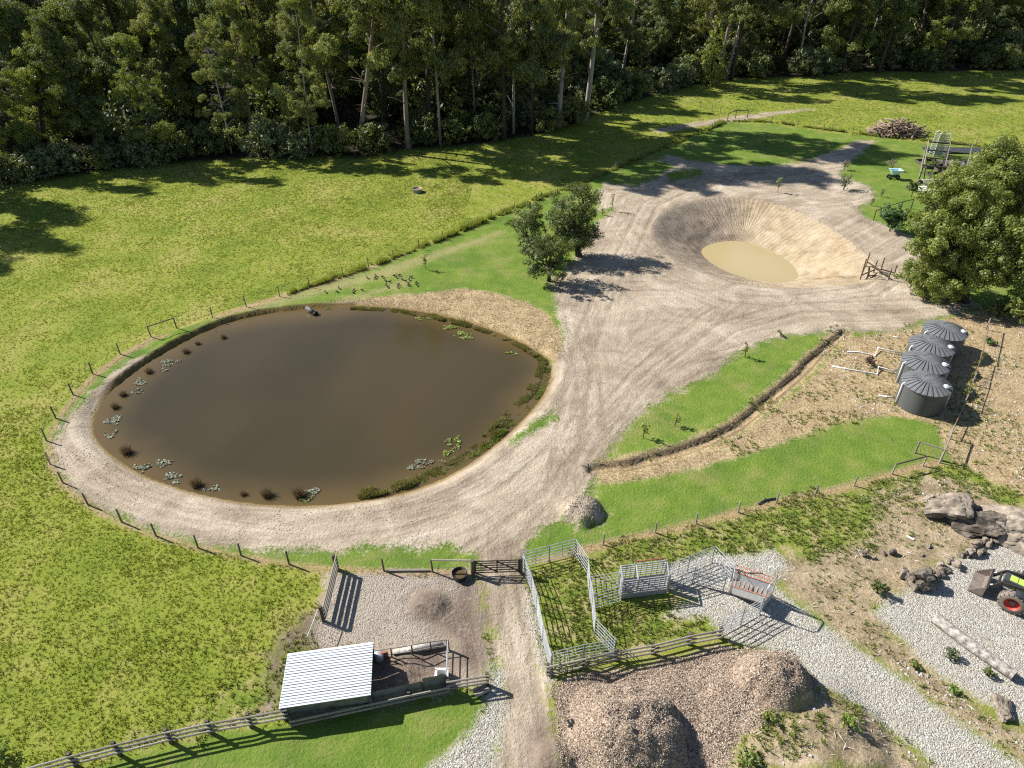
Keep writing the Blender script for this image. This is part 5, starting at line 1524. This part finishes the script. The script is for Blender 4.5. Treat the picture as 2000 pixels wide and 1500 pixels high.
for i in range(5): put('stone', ROCK[i], cairn, (random.uniform(-.12, .12), random.uniform(-.1, .1), .08 + .09 * i), (0, 0, i), (.17 - .015 * i, .15 - .012 * i, .11))
wall = thing('rock_wall', 'rough retaining wall of dark piled stones curving along the gravel', 'rock wall', G(1850, 1108))
wp = [(1785,1148),(1800,1138),(1822,1128),(1845,1118),(1868,1104),(1890,1092),(1912,1080),(1932,1068),(1950,1058)]
o0 = ORIG[wall]
rr = random.Random(9)
for i in range(58):
    f = i / 58 * (len(wp) - 1); k = int(f); q = Vector(wp[k] + (0,)).lerp(Vector(wp[min(k + 1, 8)] + (0,)), f - k)
    p = G(q.x + rr.uniform(-14, 8), q.y + rr.uniform(-17, 7))
    s = rr.uniform(.12, .29)
    put('stone', ROCK[i % 8], wall, p - o0 + Vector((0, 0, s * .45 + (.12 if i % 4 == 0 else 0))), (rr.uniform(-.4, .4), rr.uniform(-.4, .4), rr.uniform(0, 6)), (s * rr.uniform(.9, 1.4), s, s * rr.uniform(.65, .95)))
end = thing('rock_pile', 'tall end pile of the rock wall capped by a broad flat stone', 'rock pile', G(1792, 1140))
o0 = ORIG[end]
for dx, dy, z, sx, sy, sz in [(-.45,.1,.3,.4,.35,.38),(0,-.3,.28,.5,.38,.36),(.4,.05,.3,.42,.36,.38),(.45,-.32,.2,.3,.26,.26),(-.1,.25,.35,.4,.32,.4),(-.62,.45,.32,.28,.34,.42),(.05,-.02,.82,.62,.5,.30),(.62,.28,.35,.26,.26,.26),(-.42,-.30,.2,.3,.26,.24)]:
    put('stone', ROCK[int(abs(dx * 50 + z * 10)) % 8], end, (dx, dy, z), (.1, .1, dx * 3), (sx, sy, sz))

# ------------------------------------------------------------------ bleached log, offcuts, branch pile
lg = thing('fallen_log', 'long bleached furrowed log lying across the gravel yard', 'log', G(1900, 1268))
a, b = up(G(1822, 1212), .26), up(G(1976, 1327), .26)
mb = MB(); n = 22; rr = random.Random(3); V = []; Fq = []
nseg = 16; d = (b - a).normalized(); xs = d.cross(Vector((0, 0, 1))).normalized(); ys = xs.cross(d)
for i in range(n + 1):
    f = i / n; c = a.lerp(b, f) + xs * (.05 * math.sin(f * 4))
    for k in range(nseg):
        an = 2 * math.pi * k / nseg
        r_ = (.30 - .05 * f) * (1 + .10 * mnoise.noise(Vector((math.cos(an) * 2.2, math.sin(an) * 2.2, f * 3))) + (.09 if k % 4 == 0 else 0) * mnoise.noise(Vector((k, f * 5, 1))))
        V.append(c + xs * math.cos(an) * r_ + ys * math.sin(an) * r_)
for i in range(n):
    for k in range(nseg): Fq.append((i * nseg + k, i * nseg + (k + 1) % nseg, (i + 1) * nseg + (k + 1) % nseg, (i + 1) * nseg + k))
Fq += [tuple(range(nseg - 1, -1, -1)), tuple(n * nseg + k for k in range(nseg))]
mb.add(V, Fq).build('log', M['log'], lg)
MB().tube([b + d * .004, b + d * .02], [.24, .23], 14).build('end_face', M['darkwood'], lg)
MB().tube([a.lerp(b, .03) - Vector((0, 0, .18)) - xs * .32, a.lerp(b, .16) - Vector((0, 0, .2)) - xs * .36, a.lerp(b, .3) - Vector((0, 0, .22)) - xs * .30], [.04, .035, .015], 5).build('twig', M['stick'], lg)
t = thing('plank', 'short white plank on the dry ground below the boulders', 'plank', G(1777, 1052))
MB().bar(up(G(1770,1048), .05), up(G(1784,1055), .05), .10, .05).build('plank', M['white'], t)
t = thing('scrap_plastic', 'torn black plastic scrap on the woodchip bed', 'scrap', G(1118, 1413))
p = G(1118, 1413); MB().box(up(p, .07) + Vector((-.14, 0, 0)), (.1, .3, .05), .5).box(up(p, .09) + Vector((.02, .02, 0)), (.1, .3, .05), .5).box(up(p, .07) + Vector((.17, .03, 0)), (.1, .24, .05), .5).box(up(p, .06) + Vector((0, -.1, 0)), (.45, .1, .04), .4).build('scrap', M['black'], t)
pile = thing('branch_pile', 'heap of dead grey branches on the far field', 'branch pile', G(1752, 262))
o0 = ORIG[pile]; rr = random.Random(12)
sticks = []
for i in range(10):
    L_ = rr.uniform(1.4, 3.2); m_ = MB().tube([(-L_ / 2, 0, 0), (-L_ * .1, rr.uniform(-.2, .2), rr.uniform(-.1, .2)), (L_ / 2, rr.uniform(-.3, .3), rr.uniform(-.2, .2))], [rr.uniform(.06, .14), .08, .03], 5)
    m_.tube([(-L_ * .1, 0, 0), (L_ * .15, rr.choice((-.5, .5)), .25)], [.05, .02], 4)
    sticks.append(mesh_of(m_, 'branch', 'stick'))
for i in range(280):
    a = rr.uniform(0, 6.28); q = math.sqrt(rr.random()); x, y = 3.9 * q * math.cos(a), 2.0 * q * math.sin(a)
    z = 1.9 * (1 - q ** 1.5) * rr.uniform(.4, 1.05) + .1
    put('branch', sticks[i % 10], pile, (x, y, z), (rr.uniform(-.5, .5), rr.uniform(-.5, .5), rr.uniform(0, 6.28)))

# ------------------------------------------------------------------ posts and beams at the new dam
jt = thing('landing_frame', 'unfinished frame of brown posts and low beams at the right lip of the crater', 'timber frame', G(1700, 545))
JP = [((1680,545),(1684,505)), ((1691,520),(1698,494)), ((1706,533),(1713,510)), ((1718,534),(1726,505)), ((1735,546),(1740,526)), ((1745,539),(1751,519))]
jb = []
for (bx, by), (tx, ty) in JP:
    b = G(bx, by); zt = b.z + np.hypot(tx - bx, ty - by) / FOC * ((b.y * CT + (CAM_H - b.z) * ST) ** 2) / max(b.y, 1)
    jb.append(b); MB().tube([b - Vector((0, 0, .3)), Vector((b.x, b.y, zt))], .06, 8).build('post', M['rust'], jt)
lv = .55
for i, j in ((0, 1), (0, 2), (1, 3), (2, 3), (2, 4), (3, 5)):
    a, b = jb[i], jb[j]; z = max(a.z, b.z) + lv * .6
    MB().bar((a.x, a.y, z), (b.x, b.y, z), .09, .10).build('beam', M['darkwood'], jt)
for i in range(6):
    q = G(1700 + i * 4.2, 541 + (i % 3) * 1.5)
    t = MB().tube([up(q, .06), up(q + Vector((random.uniform(-.5, .5), random.uniform(-.3, .3), 0)), .35), up(q + Vector((random.uniform(-.8, .8), .2, 0)), .06)], .03, 5).build('bracket', M['blackm'], jt)

# ------------------------------------------------------------------ vegetable frame and clutter behind the big wattle
NLp, NRp, FLp, FRp = P_at(1804,323,1.95), P_at(1886,331,1.95), P_at(1813,277,1.95), P_at(1899,284,1.95)
vf = thing('pergola', 'dark timber frame without cover standing over the vegetable beds', 'pergola', Vector((NLp.x, NLp.y, 0)))
for f in (0, .32, .64, 1):
    a, b = NLp.lerp(FLp, f), NRp.lerp(FRp, f)
    MB().bar(a, b, .12, .14).build('beam', M['darkwood'], vf)
    for s in (0, .5, 1):
        q = a.lerp(b, s); MB().bar((q.x, q.y, 0), (q.x, q.y, q.z - .08), .12).build('post', M['darkwood'], vf)
for s in (0, .5, 1):
    MB().bar(NLp.lerp(NRp, s) + Vector((0, 0, .13)), FLp.lerp(FRp, s) + Vector((0, 0, .13)), .10, .12).build('cross_beam', M['timber'], vf)
for lv in (.5, 1.1): MB().bar(Vector((NLp.x - .1, NLp.y, lv)), Vector((FLp.x - .1, FLp.y, lv)), .05, .05).build('side_rail', M['timber'], vf)
nc = thing('net_cage', 'tall narrow cage of green netting at the far left of the garden frame', 'net cage', G(1829, 303))
p = G(1829, 303)
for sx, sy in ((-.75, -.6), (.75, -.6), (.75, .6), (-.75, .6)): MB().tube([p + Vector((sx, sy, 0)), p + Vector((sx, sy, 2.9)), p + Vector((sx * .6, sy * .6, 3.2))], .035, 5).build('pole', M['white'], nc)
mb = MB()
for k in range(13):
    z = .1 + k * .23
    for (ax, ay), (bx, by) in (((-.75, -.6), (.75, -.6)), ((.75, -.6), (.75, .6)), ((.75, .6), (-.75, .6)), ((-.75, .6), (-.75, -.6))): mb.bar(p + Vector((ax, ay, z)), p + Vector((bx, by, z)), .05)
for k in range(9):
    x = -.75 + k * .1875
    for y in (-.6, .6): mb.bar(p + Vector((x, y, 0)), p + Vector((x, y, 2.9)), .04)
mb.build('netting', M['net'], nc)
for i, (lab, px, py, sx, sy, leaf) in enumerate([
    ('raised bed with red brown plants in the middle of the garden frame', 1846, 330, 1.5, 1.1, 'leaf_pink'), ('dark leafy bed at the left of the garden frame', 1818, 322, 1.4, 1.6, 'leaf_oak'),
    ('yellow green bed at the near side of the garden frame', 1838, 345, 1.5, 1.0, 'leaf_wat')]):
    p = G(px, py); t = thing('garden_bed', lab, 'garden bed', p, 'garden beds')
    MB().bar(p + Vector((-sx, -sy, .15)), p + Vector((sx, -sy, .15)), .08, .3).bar(p + Vector((-sx, sy, .15)), p + Vector((sx, sy, .15)), .08, .3).bar(p + Vector((-sx, -sy, .15)), p + Vector((-sx, sy, .15)), .08, .3).bar(p + Vector((sx, -sy, .15)), p + Vector((sx, sy, .15)), .08, .3).build('bed_frame', M['darkwood'], t)
    cl_ = [(p + Vector((random.uniform(-sx, sx) * .8, random.uniform(-sy, sy) * .8, .35)), .38) for _ in range(9)]
    V_, F_, T_ = crown_points(cl_, np.random.default_rng(400 + i), .09, 40)
    put('foliage', np_mesh('foliage', V_ - np.array(p), F_, M[leaf], {'tint': T_}), t)
for lab, px, py, sx, sy, mt in (('dark weed mat sheet behind the garden frame', 1866, 295, 4.2, 1.3, 'grey_paint'), ('grey sheet lying at the right inside the garden frame', 1874, 320, 2.4, 1.2, 'sheet')):
    p = G(px, py); t = thing('ground_sheet', lab, 'sheet', p)
    V = []; n = 10
    for j in range(n + 1):
        for i in range(n + 1): V.append(p + Vector(((i / n - .5) * 2 * sx, (j / n - .5) * 2 * sy, .08 + .10 * fbm(i * .9 + px, j * .9, 2.0, 2).item())))
    MB().add(V, [(j * 11 + i, j * 11 + i + 1, j * 11 + i + 12, j * 11 + i + 11) for j in range(n) for i in range(n)]).build('sheet', M[mt], t, True)
tn = thing('hoop_tunnel', 'low tunnel of white hoops and pale netting beside the garden frame', 'hoop tunnel', G(1825, 360))
p = G(1828, 362); sh = []
for k in range(6):
    x = -1.9 + k * .75; pts = [p + Vector((x, -.9 * math.cos(q), .7 * math.sin(q))) for q in np.linspace(0, math.pi, 9)]
    MB().tube(pts, .035, 5).build('hoop', M['steel'], tn); sh.append(pts)
MB().tube([p + Vector((-1.9, 0, .72)), p + Vector((1.85, 0, .72))], .04, 5).build('ridge_pole', M['white'], tn)
V = [v - Vector((0, 0, .05)) for pts in sh[:3] for v in pts]
MB().add(V, [(i * 9 + k, i * 9 + k + 1, i * 9 + k + 10, i * 9 + k + 9) for i in range(2) for k in range(8)]).build('cover', M['concrete'], tn, True)
bs = thing('board_stack', 'stack of pale boards by the dark shrub below the hoop tunnel', 'boards', G(1797, 374))
p = G(1797, 374)
for k in range(5): MB().box(p + Vector((random.uniform(-.2, .2), (k - 2) * .33, .35 + .04 * (k % 2))), (2.0, .26, .06), .15).build('board', M['white'], bs)
MB().box(p + Vector((-.5, 0, .17)), (.1, 1.6, .32)).box(p + Vector((.5, 0, .17)), (.1, 1.6, .32)).build('trestle', M['darkwood'], bs)

# spreader
p = G(1745, 349); sc = thing('spreader_cart', 'pale blue tub spreader cart on black wheels standing on the lawn', 'spreader', p)
MB().add([p + Vector(v) for v in ((-.30, -.22, .55), (.30, -.22, .55), (.30, .22, .55), (-.30, .22, .55), (-.75, -.5, 1.15), (.75, -.5, 1.15), (.75, .5, 1.15), (-.75, .5, 1.15), (-.62, -.4, 1.12), (.62, -.4, 1.12), (.62, .4, 1.12), (-.62, .4, 1.12), (-.25, -.17, .62), (.25, -.17, .62), (.25, .17, .62), (-.25, .17, .62))],
         [(3, 2, 1, 0), (0, 1, 5, 4), (1, 2, 6, 5), (2, 3, 7, 6), (3, 0, 4, 7), (4, 5, 9, 8), (5, 6, 10, 9), (6, 7, 11, 10), (7, 4, 8, 11), (8, 9, 13, 12), (9, 10, 14, 13), (10, 11, 15, 14), (11, 8, 12, 15), (12, 13, 14, 15)]).build('tub', M['cart'], sc)
MB().bar(p + Vector((-.6, 0, .45)), p + Vector((.6, 0, .45)), .1, .12).bar(p + Vector((.1, -.35, .3)), p + Vector((.1, .35, .3)), .06).bar(p + Vector((0, 0, .45)), p + Vector((.1, 0, .3)), .08).build('chassis', M['blackm'], sc)
for x, y, r_ in ((-.55, -.3, .24), (-.55, .3, .24), (.3, -.38, .28), (.3, .38, .28)):
    ax = Matrix.Rotation(R(90), 3, 'X')
    w = MB().lathe(p + Vector((x, y, r_)), [(.06, -.07), (r_, -.06), (r_ * 1.02, 0), (r_, .06), (.06, .07)], 16, ax).build('wheel', M['black'], sc, True)
    MB().lathe(p + Vector((x, y, r_)), [(.001, -.08), (.07, -.08), (.07, .08), (.001, .08)], 10, ax).build('hub', M['steel'], w)

# ------------------------------------------------------------------ tractor with front loader
fw = Vector((-.76, .65, 0)).normalized(); rt = Vector((fw.y, -fw.x, 0))       # forward, right
ax0 = Vector(g(1968, 1192)) + rt * .82; ax0.z = 0
def TL(f, s, z): return ax0 + fw * f + rt * s + Vector((0, 0, z))
tr = thing('tractor', 'dark grey and lime green tractor with raised front loader bucket, cut by the frame edge', 'tractor', ax0)
AX = Matrix((rt, fw, Vector((0, 0, 1)))).transposed() @ Matrix.Rotation(R(90), 3, 'Y')
def wheel(f, s, r_, w):
    c = TL(f, s, r_)
    o = 1 if s > 0 else -1
    t = MB().lathe(c, [(r_ * .58, -w * .5), (r_ * .86, -w * .5), (r_ * .97, -w * .40), (r_, 0), (r_ * .97, w * .40), (r_ * .86, w * .5), (r_ * .58, w * .5)], 32, AX).build('wheel', M['tyre'], tr, True)
    mb = MB()
    for k in range(18):
        for sd in (-1, 1):
            a0 = 2 * math.pi * (k + (.5 if sd > 0 else 0)) / 18; a1 = a0 + .16
            p0 = c + AX @ Vector((math.cos(a0) * r_ * 1.01, math.sin(a0) * r_ * 1.01, sd * w * .04)); p1 = c + AX @ Vector((math.cos(a1) * r_ * .96, math.sin(a1) * r_ * .96, sd * w * .5))
            mb.bar(p0, p1, .055, .07, up=(p0 - c).normalized())
    mb.build('tread', M['tyre'], t)
    MB().lathe(c, [(r_ * .60, -w * .46), (r_ * .56, -w * .40), (r_ * .50, -w * .12), (.14, -w * .05), (.14, w * .05), (r_ * .50, w * .12), (r_ * .56, w * .40), (r_ * .60, w * .46)], 28, AX).build('rim', M['rim'], t, True)
    MB().lathe(c, [(.001, -w * .25), (.13, -w * .24), (.15, -w * .05), (.15, w * .05), (.13, w * .24), (.001, w * .25)], 14, AX).build('hub', M['bucket'], t, True)
for s in (-.80, .80): wheel(0, s, .62, .42)
for s in (-.85, .85): wheel(-2.35, s, .82, .52)
def TB(name, f0, f1, s0, s1, z0, z1, mat, par=None, tp=1.0):
    V = []
    for z, k in ((z0, 1), (z1, tp)):
        m_ = (s0 + s1) / 2; h_ = (s1 - s0) / 2 * k
        for f, s in ((f0, m_ - h_), (f1, m_ - h_), (f1, m_ + h_), (f0, m_ + h_)): V.append(TL(f, s, z))
    return MB().add(V, [(3, 2, 1, 0), (4, 5, 6, 7), (0, 1, 5, 4), (1, 2, 6, 5), (2, 3, 7, 6), (3, 0, 4, 7)]).build(name, M[mat], par or tr)
TB('chassis', .5, -2.6, -.28, .28, .45, .85, 'blackm')
bn_ = TB('bonnet', .72, -1.3, -.36, .36, .85, 1.36, 'grey_paint', None, .86)
for k in range(3): TB('bonnet_panel', .5 - k * .36, .17 - k * .36, -.22, .22, 1.365, 1.378, 'green_paint', bn_)
TB('badge', -.12, -.20, -.05, .05, 1.38, 1.386, 'black', bn_)
for s in (-.345, .345):
    TB('side_panel', .35, -1.1, s - .012 * (1 if s > 0 else -1) * -1, s + .03 * (1 if s > 0 else -1), 1.0, 1.18, 'green_paint')
    TB('axle_stub', .12, -.12, s, s * 2.0, .52, .70, 'blackm')
for s in (-.80, .80):
    pts = [(math.sin(q) * .70, .62 + math.cos(q) * .70) for q in np.linspace(.15, -1.6, 8)]
    V = [TL(f, s + w, z) for f, z in pts for w in (-.22, .22)]
    V2 = [TL(f * .95, s + w, .62 + (z - .62) * .95) for f, z in pts for w in (-.22, .22)]
    nq = len(pts)
    MB().add(V, [(2 * i, 2 * i + 1, 2 * i + 3, 2 * i + 2) for i in range(nq - 1)]).add(V2, [(2 * i + 2, 2 * i + 3, 2 * i + 1, 2 * i) for i in range(nq - 1)]).build('mudguard', M['grey_paint'], tr, True)
cab = TB('cab', -1.3, -2.7, -.62, .62, 1.35, 2.15, 'black', None, .85)
TB('cab_roof', -1.2, -2.8, -.62, .62, 2.15, 2.28, 'grey_paint', cab)
for s in (-.50, .50):
    la = MB().bar(TL(-.75, s, 1.0), TL(-.72, s, 1.55), .14, .16).bar(TL(-.72, s, 1.55), TL(.72, s, 1.22), .10, .15).bar(TL(.72, s, 1.22), TL(1.22, s, .45), .10, .14).build('loader_arm', M['blackm'], tr)
    MB().tube([TL(-.35, s, 1.0), TL(.62, s, 1.04)], .045, 8).build('ram', M['steel'], la)
    MB().tube([TL(.62, s + .05, 1.16), TL(1.14, s + .05, .72)], .04, 8).build('tilt_ram', M['steel'], la)
MB().tube([TL(.85, -.5, 1.02), TL(.85, .5, 1.02)], .055, 8).build('cross_tube', M['blackm'], tr)
prof = [(1.20, .72), (1.20, .12), (1.32, .05), (1.86, .03), (1.86, .06), (1.36, .10), (1.26, .2), (1.25, .72)]
V = [TL(f, s, z) for s in (-.80, .80) for f, z in prof]; n = len(prof)
bk = MB().add(V, [(i, (i + 1) % n, n + (i + 1) % n, n + i) for i in range(n)]).build('bucket', M['bucket'], tr)
for s in (-.80, .80):
    sd = [(1.20, .72), (1.20, .08), (1.86, .04), (1.70, .28), (1.27, .72)]
    V = [TL(f, s + w, z) for w in (-.015, .015) for f, z in sd]
    MB().add(V, [tuple(range(4, -1, -1)), tuple(range(5, 10))] + [(i, (i + 1) % 5, 5 + (i + 1) % 5, 5 + i) for i in range(5)]).build('bucket_side', M['bucket'], bk)
MB().bar(TL(1.19, -.80, .74), TL(1.19, .80, .74), .10, .08).build('bucket_lip', M['blackm'], bk)

# ------------------------------------------------------------------ ducks grazing beside the pond
def duck_mesh(head_down):
    mb = MB()
    neck = [(.20, 0, .24), (.25, 0, .33), (.27, 0, .38), (.33, 0, .375), (.39, 0, .36)] if not head_down else [(.21, 0, .20), (.28, 0, .15), (.32, 0, .09), (.35, 0, .05), (.38, 0, .01)]
    mb.tube([(-.30, 0, .22), (-.20, 0, .22), (-.06, 0, .20), (.08, 0, .20), (.16, 0, .22)] + neck, [.02, .07, .115, .12, .09, .05, .045, .055, .03, .012], 10)
    b = mesh_of(mb, 'body', 'duck')
    l = mesh_of(MB().tube([(0, 0, .12), (0, 0, 0), (.06, 0, .005)], .014, 5), 'leg', 'orange')
    return b, l
DK = [duck_mesh(False), duck_mesh(True)]
SP = [(636,572),(658,571),(662,564),(691,568),(690,572+1),(707,568),(717,544),(733,544),(734,540),(747,542),(752,549),(761,552),(754,558),(757,562),(770,540),(774,543),(780,539),(778,557),(777,562),(785,547),(792,550),(797,555),(798,559),(799,548),(803,543),(813,553),(814,558)]
where = ['nearest the pond bank at the left end of the flock','second from the left end of the flock','third from the left end beside the green weed','upper of the left pair on the grass','lower of the left pair on the grass','alone between the two halves of the flock','on the wheel track at the flock\'s upper left','on the wheel track near the middle','behind another on the wheel track','at the right end of those on the wheel track','at the left of the middle cluster, upper','at the left of the middle cluster, lower','at the left front of the middle cluster','frontmost of the middle cluster at left','at the top of the flock, left one of three','at the top of the flock, middle one of three','at the top of the flock, right one of three','in the front middle of the flock, upper','in the front middle of the flock, lower','in the gap right of the middle','right of the middle walking alone','in the pair right of centre, upper','in the pair right of centre, lower','above the pair right of centre','highest at the right of the flock','at the right end of the flock, upper','at the right end of the flock, lower']
for i, ((px, py), w) in enumerate(zip(SP, where)):
    p = G(px, py); hd = 1 if i % 3 == 1 else 0
    t = thing('duck', 'dark brown duck ' + w, 'duck', p, 'ducks grazing beside the pond')
    t.rotation_euler.z = random.uniform(-2.2, 2.2); t.scale = (.62,) * 3
    put('body', DK[hd][0], t)
    for s in (-.05, .05): put('leg', DK[hd][1], t, (.02, s, 0))

# ------------------------------------------------------------------ plants standing in the ponds
def blade_clump(name, label, px, py, r_, h, n, mat, cat, lean=.6, w=.035, seed=0, group=None):
    p = Vector(g(px, py, POND_Z)); rg = np.random.default_rng(seed)
    t = thing(name, label, cat, p, group)
    a = rg.uniform(0, 6.28, n); q = r_ * np.sqrt(rg.random(n)) * .6
    Q_ = np.column_stack([q * np.cos(a), q * np.sin(a)])
    V, F = tufts(Q_, np.full(n, -.05), np.full(n, h), w, 4, lean, rg)
    put('blades', np_mesh('blades', V, F, M[mat], {'tint': rg.uniform(0, 1, n * 4).repeat(3)}), t)
TUSS = [(437,660,'brown rush tussock farthest along the left bank near the brace rail'),(364,688,'dark rush tussock second along the left bank'),(387,672,'small pale rush tuft between the two far left tussocks'),(291,727,'dark rush tussock beside the far pale weed raft'),(241,772,'low brown rush tuft close to the left bank'),(225,796,'dark upright rush tussock at the left bank'),(248,884,'largest spiky rush tussock at the lower left of the pond'),(384,948,'sprawling rush tussock at the near left bank'),(476,966,'small broken rush tuft at the near bank'),(522,968,'dark rush tussock left of the near weed heap'),(585,968,'tangled rush tussock with yellow weed at the near bank')]
for i, (px, py, lab) in enumerate(TUSS):
    s = [.30,.34,.25,.36,.34,.36,.5,.45,.25,.45,.5][i]
    blade_clump('rush_tussock', lab, px, py, s * .75, s * 1.25, int(75 * s / .35), 'tussock', 'rush', .9, .03, 600 + i, 'rush tussocks along the pond bank')
RAFT = [(330,708,.7,.45,'weedg','pale weed raft beside the far dark tussock'),(323,722,.3,.25,'weedg','small pale weed patch below the far raft'),(268,748,.5,.5,'weedg','grey weed raft near the left bank, upper one'),(271,765,.4,.3,'weedg','grey weed patch joined below the upper left raft'),(222,822,.5,.45,'weedg','grey weed raft beside the left bank, middle one'),(217,848,.35,.4,'weedg','ragged grey weed patch below the middle left raft'),(276,915,.5,.45,'weedg','bright grey weed raft near the largest tussock'),(320,905,.5,.35,'weedg','rounded weed raft right of the largest tussock'),(335,930,.5,.3,'weedg','weed raft between the largest tussock and the near bank'),(343,942,.22,.18,'weedg','small weed lump near the near left bank'),(415,955,.45,.22,'weedg','weed drift beside the sprawling tussock'),(610,962,.5,.35,'weedg','weed heap at the near bank with pale leaves'),
        (598,976,.35,.2,'weed','yellow weed patch at the near bank'),(824,623,.6,.18,'weed','thin yellow green weed strip near the far reeds'),(880,640,.7,.3,'weed','largest yellow green weed raft near the far reeds'),(900,652,.7,.3,'weed','lower lobe of the largest yellow green weed raft'),(911,660,.5,.25,'weed','end lobe of the largest yellow green weed raft'),(1000,690,.5,.25,'weed','sparse green weed near the right corner of the pond'),(888,866,.5,.7,'weed','bright lime weed patch floating off the near right reeds'),(872,885,.3,.3,'weed','small lime weed patch below the bright one'),(835,903,.9,.22,'weedg','brownish weed drift off the near right reeds'),(810,913,.5,.18,'weedg','brownish weed drift end, nearer the middle'),(640,602,.25,.25,'weed','small yellow weed by the culvert pipe')]
for i, (px, py, rx, ry, mt, lab) in enumerate(RAFT):
    p = Vector(g(px, py, POND_Z)); rg = np.random.default_rng(700 + i)
    n = int(420 * rx * ry / .2); a = rg.uniform(0, 6.28, n); q = np.sqrt(rg.random(n)) * (1 + .35 * np.sin(a * 3 + i))
    C = np.column_stack([rx * q * np.cos(a), ry * q * np.sin(a), rg.uniform(.01, .07, n)])
    C = C[fbm(C[:, 0] + px, C[:, 1] + py, .28, 2) > .42]; n = len(C)
    V, F = leaf_quads(C, unit(rg.normal(size=(n, 3)) * .5 + np.array([0, 0, 1])), rg.uniform(.03, .075, n), .75, rg)
    t = thing('weed_raft', lab, 'water weed', p, 'weed rafts floating on the pond')
    put('leaves', np_mesh('leaves', V, F, M[mt], {'tint': rg.uniform(0, 1, n).repeat(4)}), t)
# the reed belt round the far and right side
def band(pts, w, n, hgt, mat, name, bw=.035, z=POND_Z, lean=.75, tshift=0.0):
    A_ = np.array([g(x, y, z)[:2] for x, y in pts]); d = np.diff(A_, axis=0); L_ = np.hypot(d[:, 0], d[:, 1]); cs = np.concatenate([[0], np.cumsum(L_)])
    s = rng.uniform(0, cs[-1], n); k = np.clip(np.searchsorted(cs, s) - 1, 0, len(d) - 1); f = (s - cs[k]) / L_[k]
    Q_ = A_[k] + d[k] * f[:, None]; nr_ = np.column_stack([-d[k, 1], d[k, 0]]) / L_[k][:, None]
    wob = w * (.5 + fbm(s, s * 0, 2.5, 2))
    Q_ = Q_ + nr_ * (rng.uniform(-.5, .5, n) * wob)[:, None]
    keep_ = fbm(Q_[:, 0], Q_[:, 1], .55, 3) > .47
    Q_, s = Q_[keep_], s[keep_]; n = len(Q_)
    V, F = tufts(Q_, np.full(n, z - .05), hgt * (.3 + 1.3 * fbm(Q_[:, 0], Q_[:, 1] + 9, .8, 3) * fbm(s, s * 0 + 4, 2.2, 2) * 1.6), bw, 5, lean)
    ti = np.clip(fbm(s, s * 0 + 3, 1.6, 2) * .8 + tshift + rng.normal(0, .28, n), 0, 1)
    return stuff(name, V, F, M[mat], ti.repeat(15))
band([(685,602),(760,606),(840,617),(910,635),(970,655),(1020,678),(1062,706)], .55, 6500, .30, 'reed', 'far_reeds', .045)
band([(1062,706),(1052,735),(1032,770),(1005,800),(975,832),(945,862),(912,886),(870,910),(825,932),(780,950),(735,962),(700,968)], .70, 8000, .30, 'reed', 'near_reeds', .045, lean=.85, tshift=.12)
band([(1072,712),(1066,745),(1045,782),(1015,812),(985,842),(950,872),(915,896),(870,920),(830,938),(790,952)], .35, 1500, .22, 'weed', 'shore_weed', .07, lean=.8)

# long grass left standing along the paddock side of the far fence
band([(560,574),(670,537),(769,503),(865,465),(960,425),(1047,391),(1128,361),(1202,330),(1275,298),(1355,263),(1415,238)], .7, 7000, .55, 'grass', 'fence_line_grass', .05, 0.05, .5, .15)
band([(1420,236),(1506,238),(1608,252),(1721,267),(1842,277),(1990,295)], .6, 3000, .4, 'grass', 'far_fence_grass', .06, 0.05, .5, 0)
